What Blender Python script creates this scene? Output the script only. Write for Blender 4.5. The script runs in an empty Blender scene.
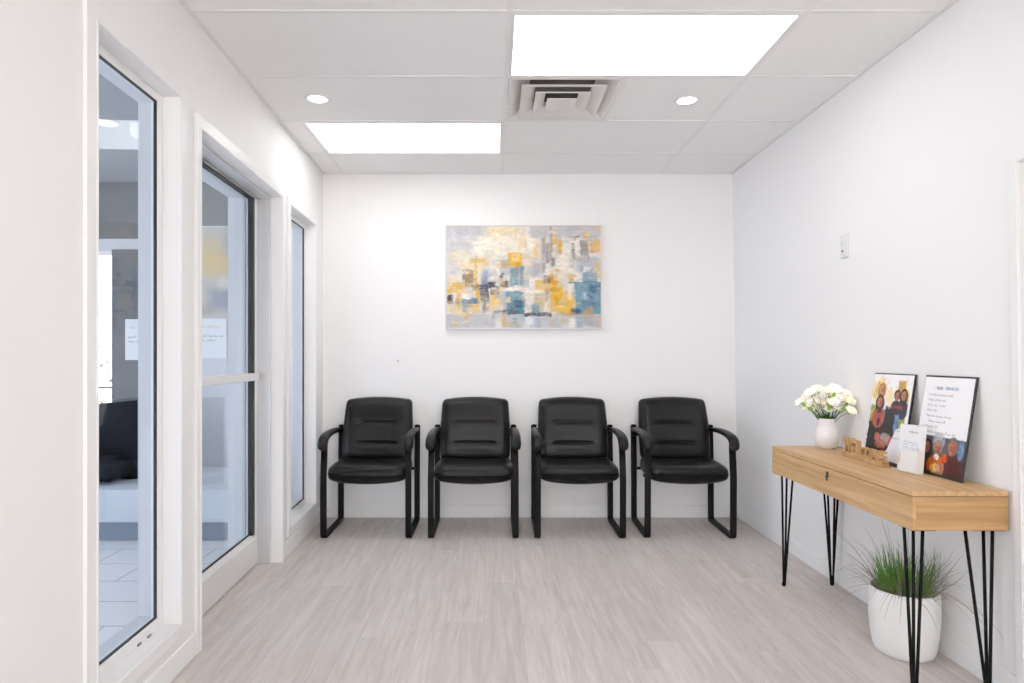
import bpy, bmesh, math, random
import numpy as np
from mathutils import Vector, Matrix, noise

random.seed(7)
R = math.radians
scene = bpy.context.scene
COL = scene.collection

# ------------------------------------------------------------------ helpers
def lin(r, g=None, b=None):
    c = (r, g, b) if g is not None else r
    out = []
    for v in c:
        v = v / 255.0
        out.append(v / 12.92 if v <= .04045 else ((v + .055) / 1.055) ** 2.4)
    return tuple(out)

def tag(o, label=None, cat=None, group=None, kind=None):
    if label: o['label'] = label
    if cat: o['category'] = cat
    if group: o['group'] = group
    if kind: o['kind'] = kind
    return o

def empty(name, loc=(0, 0, 0), rot=(0, 0, 0)):
    o = bpy.data.objects.new(name, None)
    o.empty_display_size = .1
    COL.objects.link(o)
    o.location = loc
    o.rotation_euler = rot
    return o

class MB:
    def __init__(s):
        s.v = []; s.f = []; s.sm = []
    def add(s, vs, fs, smooth=False):
        n = len(s.v)
        s.v += [tuple(p) for p in vs]
        for f in fs:
            s.f.append(tuple(i + n for i in f)); s.sm.append(smooth)
        return s
    def hexa(s, p):       # 8 points: bottom 4 ccw, top 4 ccw
        return s.add(p, [(3, 2, 1, 0), (4, 5, 6, 7), (0, 1, 5, 4), (1, 2, 6, 5), (2, 3, 7, 6), (3, 0, 4, 7)])
    def box(s, x0, x1, y0, y1, z0, z1, fn=None):
        x0, x1 = sorted((x0, x1)); y0, y1 = sorted((y0, y1)); z0, z1 = sorted((z0, z1))
        p = [(x0, y0, z0), (x1, y0, z0), (x1, y1, z0), (x0, y1, z0), (x0, y0, z1), (x1, y0, z1), (x1, y1, z1), (x0, y1, z1)]
        if fn: p = [fn(*q) for q in p]
        return s.hexa(p)
    def tube(s, pts, r, seg=10, caps=True, flat=None):
        """round (or elliptical / rectangular) sweep; r is number, list or list of (ra, rb)"""
        pts = [Vector(p) for p in pts]
        n = len(pts)
        rs = r if isinstance(r, list) else [r] * n
        ring0 = len(s.v)
        up = Vector((1, 0, 0)) if flat else None
        vs = []
        prev = None
        for i, p in enumerate(pts):
            t = (pts[min(i + 1, n - 1)] - pts[max(i - 1, 0)]).normalized()
            if up is not None:
                a = (up - t * up.dot(t)).normalized()
            else:
                if prev is None:
                    ref = Vector((0, 0, 1)) if abs(t.z) < .9 else Vector((1, 0, 0))
                    a = (ref - t * ref.dot(t)).normalized()
                else:
                    a = (prev - t * prev.dot(t)).normalized()
            prev = a
            b = t.cross(a)
            ra, rb = rs[i] if isinstance(rs[i], tuple) else (rs[i], rs[i])
            for k in range(seg):
                th = 2 * math.pi * k / seg
                c, d = math.cos(th), math.sin(th)
                if flat == 'rect':
                    e = .28
                    c = math.copysign(abs(c) ** e, c); d = math.copysign(abs(d) ** e, d)
                vs.append(p + a * (ra * c) + b * (rb * d))
        fs = []
        for i in range(n - 1):
            for k in range(seg):
                k2 = (k + 1) % seg
                fs.append((i * seg + k, i * seg + k2, (i + 1) * seg + k2, (i + 1) * seg + k))
        s.add(vs, fs, True)
        if caps:
            s.f.append(tuple(ring0 + k for k in reversed(range(seg)))); s.sm.append(False)
            s.f.append(tuple(ring0 + (n - 1) * seg + k for k in range(seg))); s.sm.append(False)
        return s
    def lathe(s, prof, seg=40, c=(0, 0, 0), closed=False):
        vs = []; fs = []
        for (r, z) in prof:
            for k in range(seg):
                th = 2 * math.pi * k / seg
                vs.append((c[0] + r * math.cos(th), c[1] + r * math.sin(th), c[2] + z))
        for i in range(len(prof) - 1):
            for k in range(seg):
                k2 = (k + 1) % seg
                fs.append((i * seg + k, i * seg + k2, (i + 1) * seg + k2, (i + 1) * seg + k))
        n0 = len(s.v)
        s.add(vs, fs, True)
        s.f.append(tuple(n0 + k for k in reversed(range(seg)))); s.sm.append(False)
        s.f.append(tuple(n0 + (len(prof) - 1) * seg + k for k in range(seg))); s.sm.append(False)
        return s
    def strip(s, pts, w, side):
        """thin leaf blade"""
        vs = []; n = len(pts)
        for i, p in enumerate(pts):
            p = Vector(p); ww = w * (1 - (i / (n - 1)) ** 1.6) + .0003
            vs += [p - side * ww, p + side * ww]
        return s.add(vs, [(2 * i, 2 * i + 1, 2 * i + 3, 2 * i + 2) for i in range(n - 1)], True)
    def build(s, name, mat, parent=None, bevel=0, off=None, smooth=None, seg=2, fix=True):
        me = bpy.data.meshes.new(name)
        v = s.v
        if off is not None:
            v = [(a - off[0], b - off[1], c - off[2]) for a, b, c in v]
        me.from_pydata(v, [], s.f)
        me.polygons.foreach_set('use_smooth', [bool(x) if smooth is None else smooth for x in s.sm])
        if fix:
            bm = bmesh.new(); bm.from_mesh(me)
            bmesh.ops.recalc_face_normals(bm, faces=bm.faces)
            bm.to_mesh(me); bm.free()
        me.update()
        if mat: me.materials.append(mat)
        o = bpy.data.objects.new(name, me)
        COL.objects.link(o)
        if parent: o.parent = parent
        if bevel:
            m = o.modifiers.new('bevel', 'BEVEL'); m.width = bevel; m.segments = seg
            m.limit_method = 'ANGLE'; m.angle_limit = R(40); m.harden_normals = False
        return o

# ------------------------------------------------------------------ materials
def mat(name, color, rough=.5, metal=0., bump=0., bscale=60., spec=.5, var=0., vscale=4., emit=None, coat=0.):
    m = bpy.data.materials.new(name); m.use_nodes = True
    nt = m.node_tree; b = nt.nodes['Principled BSDF']
    b.inputs['Base Color'].default_value = (*color, 1)
    b.inputs['Roughness'].default_value = rough
    b.inputs['Metallic'].default_value = metal
    b.inputs['Specular IOR Level'].default_value = spec
    b.inputs['Coat Weight'].default_value = coat
    tc = nt.nodes.new('ShaderNodeTexCoord')
    if emit:
        b.inputs['Emission Color'].default_value = (*emit[0], 1)
        b.inputs['Emission Strength'].default_value = emit[1]
    if var:
        n = nt.nodes.new('ShaderNodeTexNoise'); n.inputs['Scale'].default_value = vscale
        n.inputs['Detail'].default_value = 3
        nt.links.new(tc.outputs['Object'], n.inputs['Vector'])
        mx = nt.nodes.new('ShaderNodeMix'); mx.data_type = 'RGBA'
        mx.inputs['A'].default_value = (*[c * (1 - var) for c in color], 1)
        mx.inputs['B'].default_value = (*[min(1, c * (1 + var)) for c in color], 1)
        nt.links.new(n.outputs['Fac'], mx.inputs['Factor'])
        nt.links.new(mx.outputs['Result'], b.inputs['Base Color'])
    if bump:
        n2 = nt.nodes.new('ShaderNodeTexNoise'); n2.inputs['Scale'].default_value = bscale
        n2.inputs['Detail'].default_value = 4
        nt.links.new(tc.outputs['Object'], n2.inputs['Vector'])
        bp = nt.nodes.new('ShaderNodeBump'); bp.inputs['Strength'].default_value = bump
        bp.inputs['Distance'].default_value = .01
        nt.links.new(n2.outputs['Fac'], bp.inputs['Height'])
        nt.links.new(bp.outputs['Normal'], b.inputs['Normal'])
    return m

def mat_floor():
    m = bpy.data.materials.new('vinyl_planks'); m.use_nodes = True
    nt = m.node_tree; L = nt.links; b = nt.nodes['Principled BSDF']
    tc = nt.nodes.new('ShaderNodeTexCoord')
    mp = nt.nodes.new('ShaderNodeMapping'); mp.inputs['Rotation'].default_value = (0, 0, R(90))
    mp.inputs['Location'].default_value = (.35, .05, 0)
    L.new(tc.outputs['Object'], mp.inputs['Vector'])
    br = nt.nodes.new('ShaderNodeTexBrick')
    br.inputs['Scale'].default_value = 1; br.inputs['Brick Width'].default_value = 1.22
    br.inputs['Row Height'].default_value = .18; br.inputs['Mortar Size'].default_value = .0010
    br.inputs['Mortar Smooth'].default_value = .2
    br.offset = 0
    br.inputs['Color1'].default_value = (0.0, 0, 0, 1); br.inputs['Color2'].default_value = (1, 1, 1, 1)
    br.inputs['Mortar'].default_value = (.3, .3, .3, 1)
    sx = nt.nodes.new('ShaderNodeSeparateXYZ'); L.new(mp.outputs['Vector'], sx.inputs[0])
    dv = nt.nodes.new('ShaderNodeMath'); dv.operation = 'DIVIDE'; dv.inputs[1].default_value = .18; L.new(sx.outputs['Y'], dv.inputs[0])
    fl = nt.nodes.new('ShaderNodeMath'); fl.operation = 'FLOOR'; L.new(dv.outputs[0], fl.inputs[0])
    wn = nt.nodes.new('ShaderNodeTexWhiteNoise'); wn.noise_dimensions = '1D'; L.new(fl.outputs[0], wn.inputs['W'])
    ma = nt.nodes.new('ShaderNodeMath'); ma.operation = 'MULTIPLY_ADD'; ma.inputs[1].default_value = 1.22
    L.new(wn.outputs['Value'], ma.inputs[0]); L.new(sx.outputs['X'], ma.inputs[2])
    cxyz = nt.nodes.new('ShaderNodeCombineXYZ'); L.new(ma.outputs[0], cxyz.inputs['X']); L.new(sx.outputs['Y'], cxyz.inputs['Y'])
    L.new(cxyz.outputs[0], br.inputs['Vector'])
    # plank offset for the grain
    vm = nt.nodes.new('ShaderNodeVectorMath'); vm.operation = 'MULTIPLY_ADD'
    L.new(br.outputs['Color'], vm.inputs[0]); vm.inputs[1].default_value = (3.1, 5.7, 2.3)
    L.new(tc.outputs['Object'], vm.inputs[2])
    mg = nt.nodes.new('ShaderNodeMapping'); mg.inputs['Scale'].default_value = (20, 1.3, 1)
    L.new(vm.outputs['Vector'], mg.inputs['Vector'])
    n1 = nt.nodes.new('ShaderNodeTexNoise'); n1.inputs['Scale'].default_value = 1.6; n1.inputs['Detail'].default_value = 7
    n1.inputs['Roughness'].default_value = .62; n1.inputs['Distortion'].default_value = .7
    L.new(mg.outputs['Vector'], n1.inputs['Vector'])
    mg2 = nt.nodes.new('ShaderNodeMapping'); mg2.inputs['Scale'].default_value = (5.5, .55, 1)
    L.new(vm.outputs['Vector'], mg2.inputs['Vector'])
    n2 = nt.nodes.new('ShaderNodeTexNoise'); n2.inputs['Scale'].default_value = 1.3; n2.inputs['Detail'].default_value = 2
    L.new(mg2.outputs['Vector'], n2.inputs['Vector'])
    wv = nt.nodes.new('ShaderNodeMath'); wv.operation = 'MULTIPLY'; wv.inputs[1].default_value = 26
    L.new(n2.outputs['Fac'], wv.inputs[0])
    sn = nt.nodes.new('ShaderNodeMath'); sn.operation = 'PINGPONG'; sn.inputs[1].default_value = 1
    L.new(wv.outputs[0], sn.inputs[0])
    r1 = nt.nodes.new('ShaderNodeValToRGB')
    r1.color_ramp.elements[0].position = .26; r1.color_ramp.elements[0].color = (*FLOOR_D, 1)
    r1.color_ramp.elements[1].position = .70; r1.color_ramp.elements[1].color = (*FLOOR_L, 1)
    L.new(n1.outputs['Fac'], r1.inputs['Fac'])
    mx = nt.nodes.new('ShaderNodeMix'); mx.data_type = 'RGBA'; mx.blend_type = 'MULTIPLY'
    pw = nt.nodes.new('ShaderNodeMath'); pw.operation = 'POWER'; pw.inputs[1].default_value = 5
    L.new(sn.outputs[0], pw.inputs[0])
    ml = nt.nodes.new('ShaderNodeMath'); ml.operation = 'MULTIPLY'; ml.inputs[1].default_value = .20
    L.new(pw.outputs[0], ml.inputs[0])
    L.new(ml.outputs[0], mx.inputs['Factor']); L.new(r1.outputs['Color'], mx.inputs['A'])
    mx.inputs['B'].default_value = (.62, .6, .58, 1)
    # per plank tone
    hs = nt.nodes.new('ShaderNodeHueSaturation')
    mr = nt.nodes.new('ShaderNodeMapRange'); mr.inputs['To Min'].default_value = .95; mr.inputs['To Max'].default_value = 1.05
    L.new(br.outputs['Color'], mr.inputs['Value']); L.new(mr.outputs['Result'], hs.inputs['Value'])
    L.new(mx.outputs['Result'], hs.inputs['Color'])
    mo = nt.nodes.new('ShaderNodeMix'); mo.data_type = 'RGBA'; mo.blend_type = 'MULTIPLY'
    L.new(br.outputs['Fac'], mo.inputs['Factor']); L.new(hs.outputs['Color'], mo.inputs['A'])
    mo.inputs['B'].default_value = (.84, .82, .8, 1)
    L.new(mo.outputs['Result'], b.inputs['Base Color'])
    b.inputs['Roughness'].default_value = .5; b.inputs['Specular IOR Level'].default_value = .3
    return m

def mat_wood(name, dark, light, axis_scale, rough=.45):
    m = bpy.data.materials.new(name); m.use_nodes = True
    nt = m.node_tree; L = nt.links; b = nt.nodes['Principled BSDF']
    tc = nt.nodes.new('ShaderNodeTexCoord')
    mg = nt.nodes.new('ShaderNodeMapping'); mg.inputs['Scale'].default_value = axis_scale
    L.new(tc.outputs['Object'], mg.inputs['Vector'])
    n = nt.nodes.new('ShaderNodeTexNoise'); n.inputs['Scale'].default_value = 1.5; n.inputs['Detail'].default_value = 8
    n.inputs['Roughness'].default_value = .6; n.inputs['Distortion'].default_value = .5
    L.new(mg.outputs['Vector'], n.inputs['Vector'])
    r = nt.nodes.new('ShaderNodeValToRGB')
    r.color_ramp.elements[0].position = .28; r.color_ramp.elements[0].color = (*dark, 1)
    r.color_ramp.elements[1].position = .68; r.color_ramp.elements[1].color = (*light, 1)
    L.new(n.outputs['Fac'], r.inputs['Fac']); L.new(r.outputs['Color'], b.inputs['Base Color'])
    b.inputs['Roughness'].default_value = rough; b.inputs['Specular IOR Level'].default_value = .3
    return m

def mat_glass(name='clear_glass', tint=(.90, .95, .99), ior=1.45):
    m = bpy.data.materials.new(name); m.use_nodes = True
    nt = m.node_tree; nt.nodes.remove(nt.nodes['Principled BSDF'])
    out = nt.nodes['Material Output']
    tr = nt.nodes.new('ShaderNodeBsdfTransparent'); tr.inputs['Color'].default_value = (*tint, 1)
    gl = nt.nodes.new('ShaderNodeBsdfGlossy'); gl.inputs['Roughness'].default_value = .02
    gl.inputs['Color'].default_value = (.86, .93, 1, 1)
    fr = nt.nodes.new('ShaderNodeFresnel')
    ge = nt.nodes.new('ShaderNodeNewGeometry'); mi = nt.nodes.new('ShaderNodeMix')
    mi.inputs['A'].default_value = ior; mi.inputs['B'].default_value = 1 / ior
    nt.links.new(ge.outputs['Backfacing'], mi.inputs['Factor']); nt.links.new(mi.outputs['Result'], fr.inputs['IOR'])
    mx = nt.nodes.new('ShaderNodeMixShader')
    nt.links.new(fr.outputs['Fac'], mx.inputs['Fac'])
    nt.links.new(tr.outputs['BSDF'], mx.inputs[1]); nt.links.new(gl.outputs['BSDF'], mx.inputs[2])
    nt.links.new(mx.outputs['Shader'], out.inputs['Surface'])
    return m

def mat_tiles():
    m = bpy.data.materials.new('lobby_tiles'); m.use_nodes = True
    nt = m.node_tree; L = nt.links; b = nt.nodes['Principled BSDF']
    tc = nt.nodes.new('ShaderNodeTexCoord')
    br = nt.nodes.new('ShaderNodeTexBrick'); br.inputs['Scale'].default_value = 1
    br.inputs['Brick Width'].default_value = .6; br.inputs['Row Height'].default_value = .295
    br.inputs['Mortar Size'].default_value = .004; br.offset = 0.5
    br.inputs['Color1'].default_value = (.80, .80, .82, 1); br.inputs['Color2'].default_value = (.76, .77, .79, 1)
    br.inputs['Mortar'].default_value = (.24, .26, .3, 1)
    L.new(tc.outputs['Object'], br.inputs['Vector']); L.new(br.outputs['Color'], b.inputs['Base Color'])
    b.inputs['Roughness'].default_value = .35
    return m

def mat_attr(name, rough=.6, spec=.3):
    m = bpy.data.materials.new(name); m.use_nodes = True
    nt = m.node_tree; b = nt.nodes['Principled BSDF']
    a = nt.nodes.new('ShaderNodeAttribute'); a.attribute_name = 'paint'
    nt.links.new(a.outputs['Color'], b.inputs['Base Color'])
    b.inputs['Roughness'].default_value = rough; b.inputs['Specular IOR Level'].default_value = spec
    return m

FLOOR_D = lin(184, 174, 169); FLOOR_L = lin(213, 205, 201)
M = {}
M['wall'] = mat('white_wall_paint', (.90, .893, .893), .6, bump=.05, bscale=140, spec=.3)
M['trim'] = mat('white_trim_paint', (.90, .897, .90), .35, spec=.4)
M['ceil'] = mat('ceiling_tile', (.92, .912, .912), .9, bump=.25, bscale=220, var=.02, vscale=30, spec=.1)
M['grid'] = mat('ceiling_grid_white', (.86, .85, .85), .5)
M['angle'] = mat('ceiling_wall_angle', (.80, .80, .80), .5)
M['floor'] = mat_floor()
M['panel'] = mat('light_diffuser', (.9, .9, .9), .5, emit=((1.0, .985, .97), 3.6))
M['down'] = mat('downlight_lens', (.9, .9, .9), .5, emit=((1.0, .96, .92), 6.0))
M['white_metal'] = mat('white_metal', (.82, .81, .80), .4)
M['vent'] = mat('vent_enamel', (.76, .72, .70), .45)
M['dark'] = mat('dark_cavity', (.03, .027, .025), .8)
M['duct'] = mat('vent_duct', (.13, .12, .115), .8)
M['alu'] = mat('brushed_aluminium', (.66, .665, .68), .38, metal=.45, bump=.02, bscale=300)
M['alu_light'] = mat('pale_aluminium', (.80, .79, .79), .35, metal=.2)
M['gasket'] = mat('black_gasket', (.008, .008, .009), .6)
M['glass'] = mat_glass('clear_glass', (.895, .92, .945), 1.27)
M['glass_clear'] = mat_glass('neutral_glass', (.98, .98, .98), 1.3)
M['glass_tint'] = mat_glass('tinted_glass', (.80, .85, .92), 1.4)
M['leather'] = mat('black_leather', (.0016, .0016, .0019), .36, bump=.10, bscale=160, spec=.27)
M['frame_black'] = mat('black_steel', (.0012, .0012, .0014), .5, spec=.15)
M['armpad'] = mat('black_arm_pad', (.0018, .0018, .002), .42, spec=.26, bump=.04, bscale=300)
M['oak'] = mat_wood('light_oak', lin(180, 136, 88), lin(220, 180, 130), (22, 1.2, 22))
M['oak_end'] = mat_wood('light_oak_end', lin(168, 124, 78), lin(206, 164, 112), (1.2, 22, 26))
M['cutwood'] = mat_wood('pale_cut_wood', lin(166, 122, 76), lin(208, 166, 114), (20, 4, 20), .6)
M['rod'] = mat('black_rod', (.001, .001, .0012), .5, spec=.15)
M['pot'] = mat('white_glazed_pot', (.84, .835, .83), .3, spec=.5)
M['vase'] = mat('white_ceramic', (.86, .84, .825), .28, spec=.5)
M['soil'] = mat('dark_soil', (.022, .018, .014), .95, bump=.8, bscale=90)
M['grass'] = mat('green_grass', lin(72, 122, 30), .55, var=.55, vscale=60)
M['dry'] = mat('dry_grass', lin(120, 110, 94), .7, var=.3, vscale=20)
def mat_petal(name, col):
    m = bpy.data.materials.new(name); m.use_nodes = True; nt = m.node_tree; nt.nodes.remove(nt.nodes['Principled BSDF'])
    tc = nt.nodes.new('ShaderNodeTexCoord'); n = nt.nodes.new('ShaderNodeTexNoise'); n.inputs['Scale'].default_value = 70
    nt.links.new(tc.outputs['Object'], n.inputs['Vector'])
    mx = nt.nodes.new('ShaderNodeMix'); mx.data_type = 'RGBA'; mx.inputs['A'].default_value = (*[c * .93 for c in col], 1); mx.inputs['B'].default_value = (*col, 1)
    nt.links.new(n.outputs['Fac'], mx.inputs['Factor'])
    d = nt.nodes.new('ShaderNodeBsdfDiffuse'); t = nt.nodes.new('ShaderNodeBsdfTranslucent'); ms = nt.nodes.new('ShaderNodeAddShader'); t.inputs['Color'].default_value = (.5, .49, .46, 1)
    nt.links.new(mx.outputs['Result'], d.inputs['Color'])
    nt.links.new(d.outputs[0], ms.inputs[0]); nt.links.new(t.outputs[0], ms.inputs[1]); nt.links.new(ms.outputs[0], nt.nodes['Material Output'].inputs['Surface'])
    return m
M['petal'] = mat_petal('white_petals', (.98, .965, .93)); M['petal_c'] = mat_petal('cream_petals', (.98, .91, .78))
M['leaf'] = mat('flower_leaves', lin(58, 96, 28), .5, var=.4, vscale=40)
M['bud'] = mat('green_bud', lin(128, 172, 62), .5, var=.2, vscale=60)
M['black_edge'] = mat('black_frame_edge', (.012, .012, .014), .4)
M['paint'] = mat_attr('painted_canvas', .7, .15)
M['print'] = mat_attr('printed_photo', .35, .35)
M['ink'] = mat('grey_ink', lin(120, 122, 128), .7)
M['ink_blue'] = mat('blue_ink', lin(92, 140, 190), .7)
M['ink_dark'] = mat('dark_ink', lin(70, 76, 90), .7)
M['orange'] = mat('orange_ink', lin(224, 160, 84), .7)
M['paper'] = mat('white_paper', (.86, .87, .88), .7)
M['acrylic'] = mat('white_acrylic', (.84, .84, .84), .2, spec=.5)
M['silver_frame'] = mat('pale_frame', (.72, .70, .67), .4, metal=.2)
M['plastic'] = mat('white_plastic', (.80, .80, .82), .35)
M['steel'] = mat('grey_steel', (.25, .25, .26), .4, metal=.8)
M['tiles'] = mat_tiles()
M['lobby_ceil'] = mat('lobby_ceiling', (.27, .28, .30), .9)
M['lobby_wall'] = mat('lobby_wall', (.66, .67, .695), .8)
M['lobby_soffit'] = mat('lobby_soffit', (.13, .135, .145), .9)
M['lobby_column'] = mat('lobby_column', (.09, .095, .105), .6)
M['lobby_column_lo'] = mat('lobby_column_panel', (.30, .34, .40), .5)
M['navy'] = mat('navy_fabric', (.005, .0065, .011), .8, spec=.2, bump=.2, bscale=120)
M['plinth'] = mat('lobby_plinth', (.62, .66, .72), .6)
M['plinth_dark'] = mat('lobby_plinth_base', (.20, .24, .31), .6)
M['ground'] = mat('pale_ground', (.72, .69, .665), .9, var=.2, vscale=3)
M['hedge'] = mat('frosted_hedge', (.10, .105, .105), .9, var=.5, vscale=9)
M['grey_door'] = mat('grey_door_paint', (.42, .41, .41), .5)

# ------------------------------------------------------------------ room geometry
CAMZ = 1.247; F = 638.0; VX, VY = 494.0, 356.0
H = 2.658; YB = 4.934; YF = -2.6
def LX(y, z=0): return -1.1694 - .03135 * y
def LF(n, y, z): return (LX(y) + n, y, z)            # n metres into the room from the left wall
def RX(z): return 1.885 - .016 * z
def RF(n, y, z): return (RX(z) - n, y, z)
def P(px, py, d): return ((px - VX) / F * d, d, CAMZ + (VY - py) / F * d)

def struct(mb, name, m, bevel=0, parent=None):
    o = mb.build(name, m, parent, bevel=bevel)
    if parent is None: tag(o, kind='structure')
    return o

# floor, ceiling
mb = MB(); mb.box(-1.45, 2.0, YF, YB + .1, -.08, 0); struct(mb, 'floor', M['floor'])
VC = (.3675, 3.525); VQ = .292
mb = MB()
mb.box(-1.45, 2.0, YF, VC[1] - VQ, H, H + .08); mb.box(-1.45, 2.0, VC[1] + VQ, YB + .1, H, H + .08)
mb.box(-1.45, VC[0] - VQ, VC[1] - VQ, VC[1] + VQ, H, H + .08); mb.box(VC[0] + VQ, 2.0, VC[1] - VQ, VC[1] + VQ, H, H + .08)
struct(mb, 'ceiling', M['ceil'])

# left wall (with openings), slab thickness .16 outwards
TW = .15
W1 = (1.962, 2.512, .190, 2.268)
DR = (2.705, 3.850, 0, 2.206)
W2 = (4.025, 4.655, .170, 2.200)
mb = MB()
ycuts = [YF, W1[0], W1[1], DR[0], DR[1], W2[0], W2[1], YB + .1]
def lw(y0, y1, z0, z1): mb.box(-TW, 0, y0, y1, z0, z1, LF)
lw(YF, W1[0], 0, H); lw(W1[1], DR[0], 0, H); lw(DR[1], W2[0], 0, H); lw(W2[1], YB + .1, 0, H)
for w in (W1, W2):
    lw(w[0], w[1], 0, w[2]); lw(w[0], w[1], w[3], H)
lw(DR[0], DR[1], DR[3], H)
struct(mb, 'wall_left', M['wall'])
# back wall
mb = MB(); mb.box(-1.6, 2.05, YB, YB + .12, 0, H); struct(mb, 'wall_back', M['wall'])
# right wall with a door opening next to the camera
D2 = (1.30, 2.244, 0, 1.93)
mb = MB()
def rw(y0, y1, z0, z1): mb.box(0, -.14, y0, y1, z0, z1, RF)
rw(YF, D2[0], 0, H); rw(D2[1], YB + .1, 0, H); rw(D2[0], D2[1], D2[3], H)
struct(mb, 'wall_right', M['wall'])
mb = MB()
for q in ((-1.6, -.85, 0, H), (1.65, 2.05, 0, H), (-.85, 1.65, 0, .15), (-.85, 1.65, 2.45, H)): mb.box(q[0], q[1], YF - .12, YF, q[2], q[3])
struct(mb, 'wall_front', M['wall'])
mb = MB()
for q in ((-.85, -.80, .15, 2.45), (1.60, 1.65, .15, 2.45), (.375, .425, .15, 2.45), (-.8, 1.6, .15, .2), (-.8, 1.6, 2.4, 2.45)): mb.box(q[0], q[1], YF - .08, YF - .03, q[2], q[3])
w5 = struct(mb, 'window_fill', M['trim'])  # unseen window added behind the camera to let in fill daylight
for q in ((-.80, .375), (.425, 1.60)):
    mb = MB(); mb.box(q[0], q[1], YF - .058, YF - .052, .2, 2.4); mb.build('glass_pane', M['glass_clear'], w5)

# baseboards
BH, BT = .095, .012
mb = MB(); mb.box(LX(YB), RX(0), YB - BT, YB, 0, BH); struct(mb, 'baseboard_back', M['trim'], .004)
mb = MB()
mb.box(0, BT, YF, DR[0] - .042, 0, BH, LF); mb.box(0, BT, DR[1] + .06, YB - BT, 0, BH, LF)
struct(mb, 'baseboard_left', M['trim'], .004)
mb = MB()
mb.box(0, BT, D2[1] + .045, YB - BT, 0, BH, RF); mb.box(0, BT, YF, D2[0] - .045, 0, BH, RF)
struct(mb, 'baseboard_right', M['trim'], .004)

# casings
def casing(name, frame, op, wn, wf, wt, wb, t=.014, bottom=True):
    mb = MB(); y0, y1, z0, z1 = op
    zb = z0 - wb if bottom else 0
    mb.box(0, t, y0 - wn, y0, zb, z1 + wt, frame); mb.box(0, t, y1, y1 + wf, zb, z1 + wt, frame)
    mb.box(0, t, y0, y1, z1, z1 + wt, frame)
    if bottom: mb.box(0, t, y0, y1, zb, z0, frame)
    # thin raised back-band on the inner edge
    i = .010
    mb.box(t, t + .004, y0 - i, y0 - .002, z0, z1 + i, frame); mb.box(t, t + .004, y1 + .002, y1 + i, z0, z1 + i, frame)
    mb.box(t, t + .004, y0, y1, z1 + .002, z1 + i, frame)
    if bottom: mb.box(t, t + .004, y0, y1, z0 - i, z0 - .002, frame)
    return struct(mb, name, M['trim'], .002)
casing('trim_1', LF, W1, .057, .057, .057, .057)
casing('trim_2', LF, DR, .041, .060, .062, 0, bottom=False)
casing('trim_3', LF, W2, .045, .045, .045, .055)
casing('trim_4', RF, D2, .041, .041, .041, 0, bottom=False)

# windows in the left wall
def window(name, w, depth=.055):
    y0, y1, z0, z1 = w
    mb = MB(); fs, ft, fb = .036, .031, .040
    for a in ((y0, y0 + fs, z0, z1), (y1 - fs, y1, z0, z1), (y0 + fs, y1 - fs, z1 - ft, z1), (y0 + fs, y1 - fs, z0, z0 + fb)):
        mb.box(-depth - .03, -depth, *a, LF)
    fr = struct(mb, name, M['trim'], .003)
    # black glazing bead
    g = MB(); b_ = .004
    Y0, Y1, Z0, Z1 = y0 + fs, y1 - fs, z0 + fb, z1 - ft
    for a in ((Y0, Y0 + b_, Z0, Z1), (Y1 - b_, Y1, Z0, Z1), (Y0, Y1, Z1 - b_, Z1), (Y0, Y1, Z0, Z0 + b_)):
        g.box(-depth - .018, -depth - .006, *a, LF)
    g.build('glazing_gasket', M['gasket'], fr)
    p = MB(); p.box(-depth - .014, -depth - .010, Y0 + .002, Y1 - .002, Z0 + .002, Z1 - .002, LF)
    p.build('glass_pane', M['glass'], fr)
    # outer reveal seen through the glass
    r = MB(); e = .012
    D0, D1 = -depth - .03, -.149
    for a in ((y0, Y0 - .002, z0, z1), (y1 - .010, y1, z0, z1)):
        r.box(D1, D0, *a, LF)
    r.box(D1, D0, y0, y1, z0, Z0 - .004, LF); r.box(D1, D0, y0, y1, Z1 + .004, z1, LF)
    r.build('outer_reveal', M['lobby_wall'], fr, bevel=.002)
    return fr
window('window_1', W1); window('window_2', W2)

# small dark clips lying on the first window's sill
for i, (yy, n) in enumerate(((2.40, -.052), (2.33, -.053))):
    s_ = MB(); s_.box(n - .004, n + .004, yy - .012, yy + .012, W1[2], W1[2] + .008, LF)
    o = s_.build('sill_clip', M['steel'], None, bevel=.002)
    o2 = tag(o, ['small grey clip lying on the first window sill, the one farther from the camera',
                 'small grey clip lying on the first window sill, the one nearer the camera'][i], 'clip', 'clips on the window sill')

# glass door
d = empty('door_1', (LX(3.3) - .15, 3.3, 0)); tag(d, kind='structure')
OFF = (LX(3.3) - .15, 3.3, 0)
mb = MB()
mb.box(-.185, -.055, DR[1] - .020, DR[1], 0, DR[3], LF); mb.box(-.185, -.055, DR[0], DR[0] + .020, 0, DR[3], LF)
mb.box(-.185, -.055, DR[0], DR[1], DR[3] - .016, DR[3], LF)
mb.build('door_frame', M['alu'], d, .002, OFF)
LY0, LY1 = DR[0] + .026, DR[1] - .022
lf = MB()
lf.box(-.180, -.128, LY1 - .050, LY1, .006, DR[3] - .02, LF); lf.box(-.180, -.128, LY0, LY0 + .05, .006, DR[3] - .02, LF)
lf.box(-.180, -.128, LY0, LY1, DR[3] - .026, DR[3] - .02, LF)
leaf = lf.build('door_leaf', M['alu_light'], d, .002, OFF)
br_ = MB(); br_.box(-.180, -.127, LY0, LY1, .006, .165, LF)
br_.hexa([LF(-.150, LY0 + .05, .165), LF(-.128, LY0 + .05, .165), LF(-.128, LY1 - .04, .165), LF(-.150, LY1 - .04, .165),
          LF(-.152, LY0 + .05, .190), LF(-.148, LY0 + .05, .190), LF(-.148, LY1 - .04, .190), LF(-.152, LY1 - .04, .190)])
br_.build('bottom_rail', M['alu_light'], leaf, .002, OFF)
g = MB()
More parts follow.
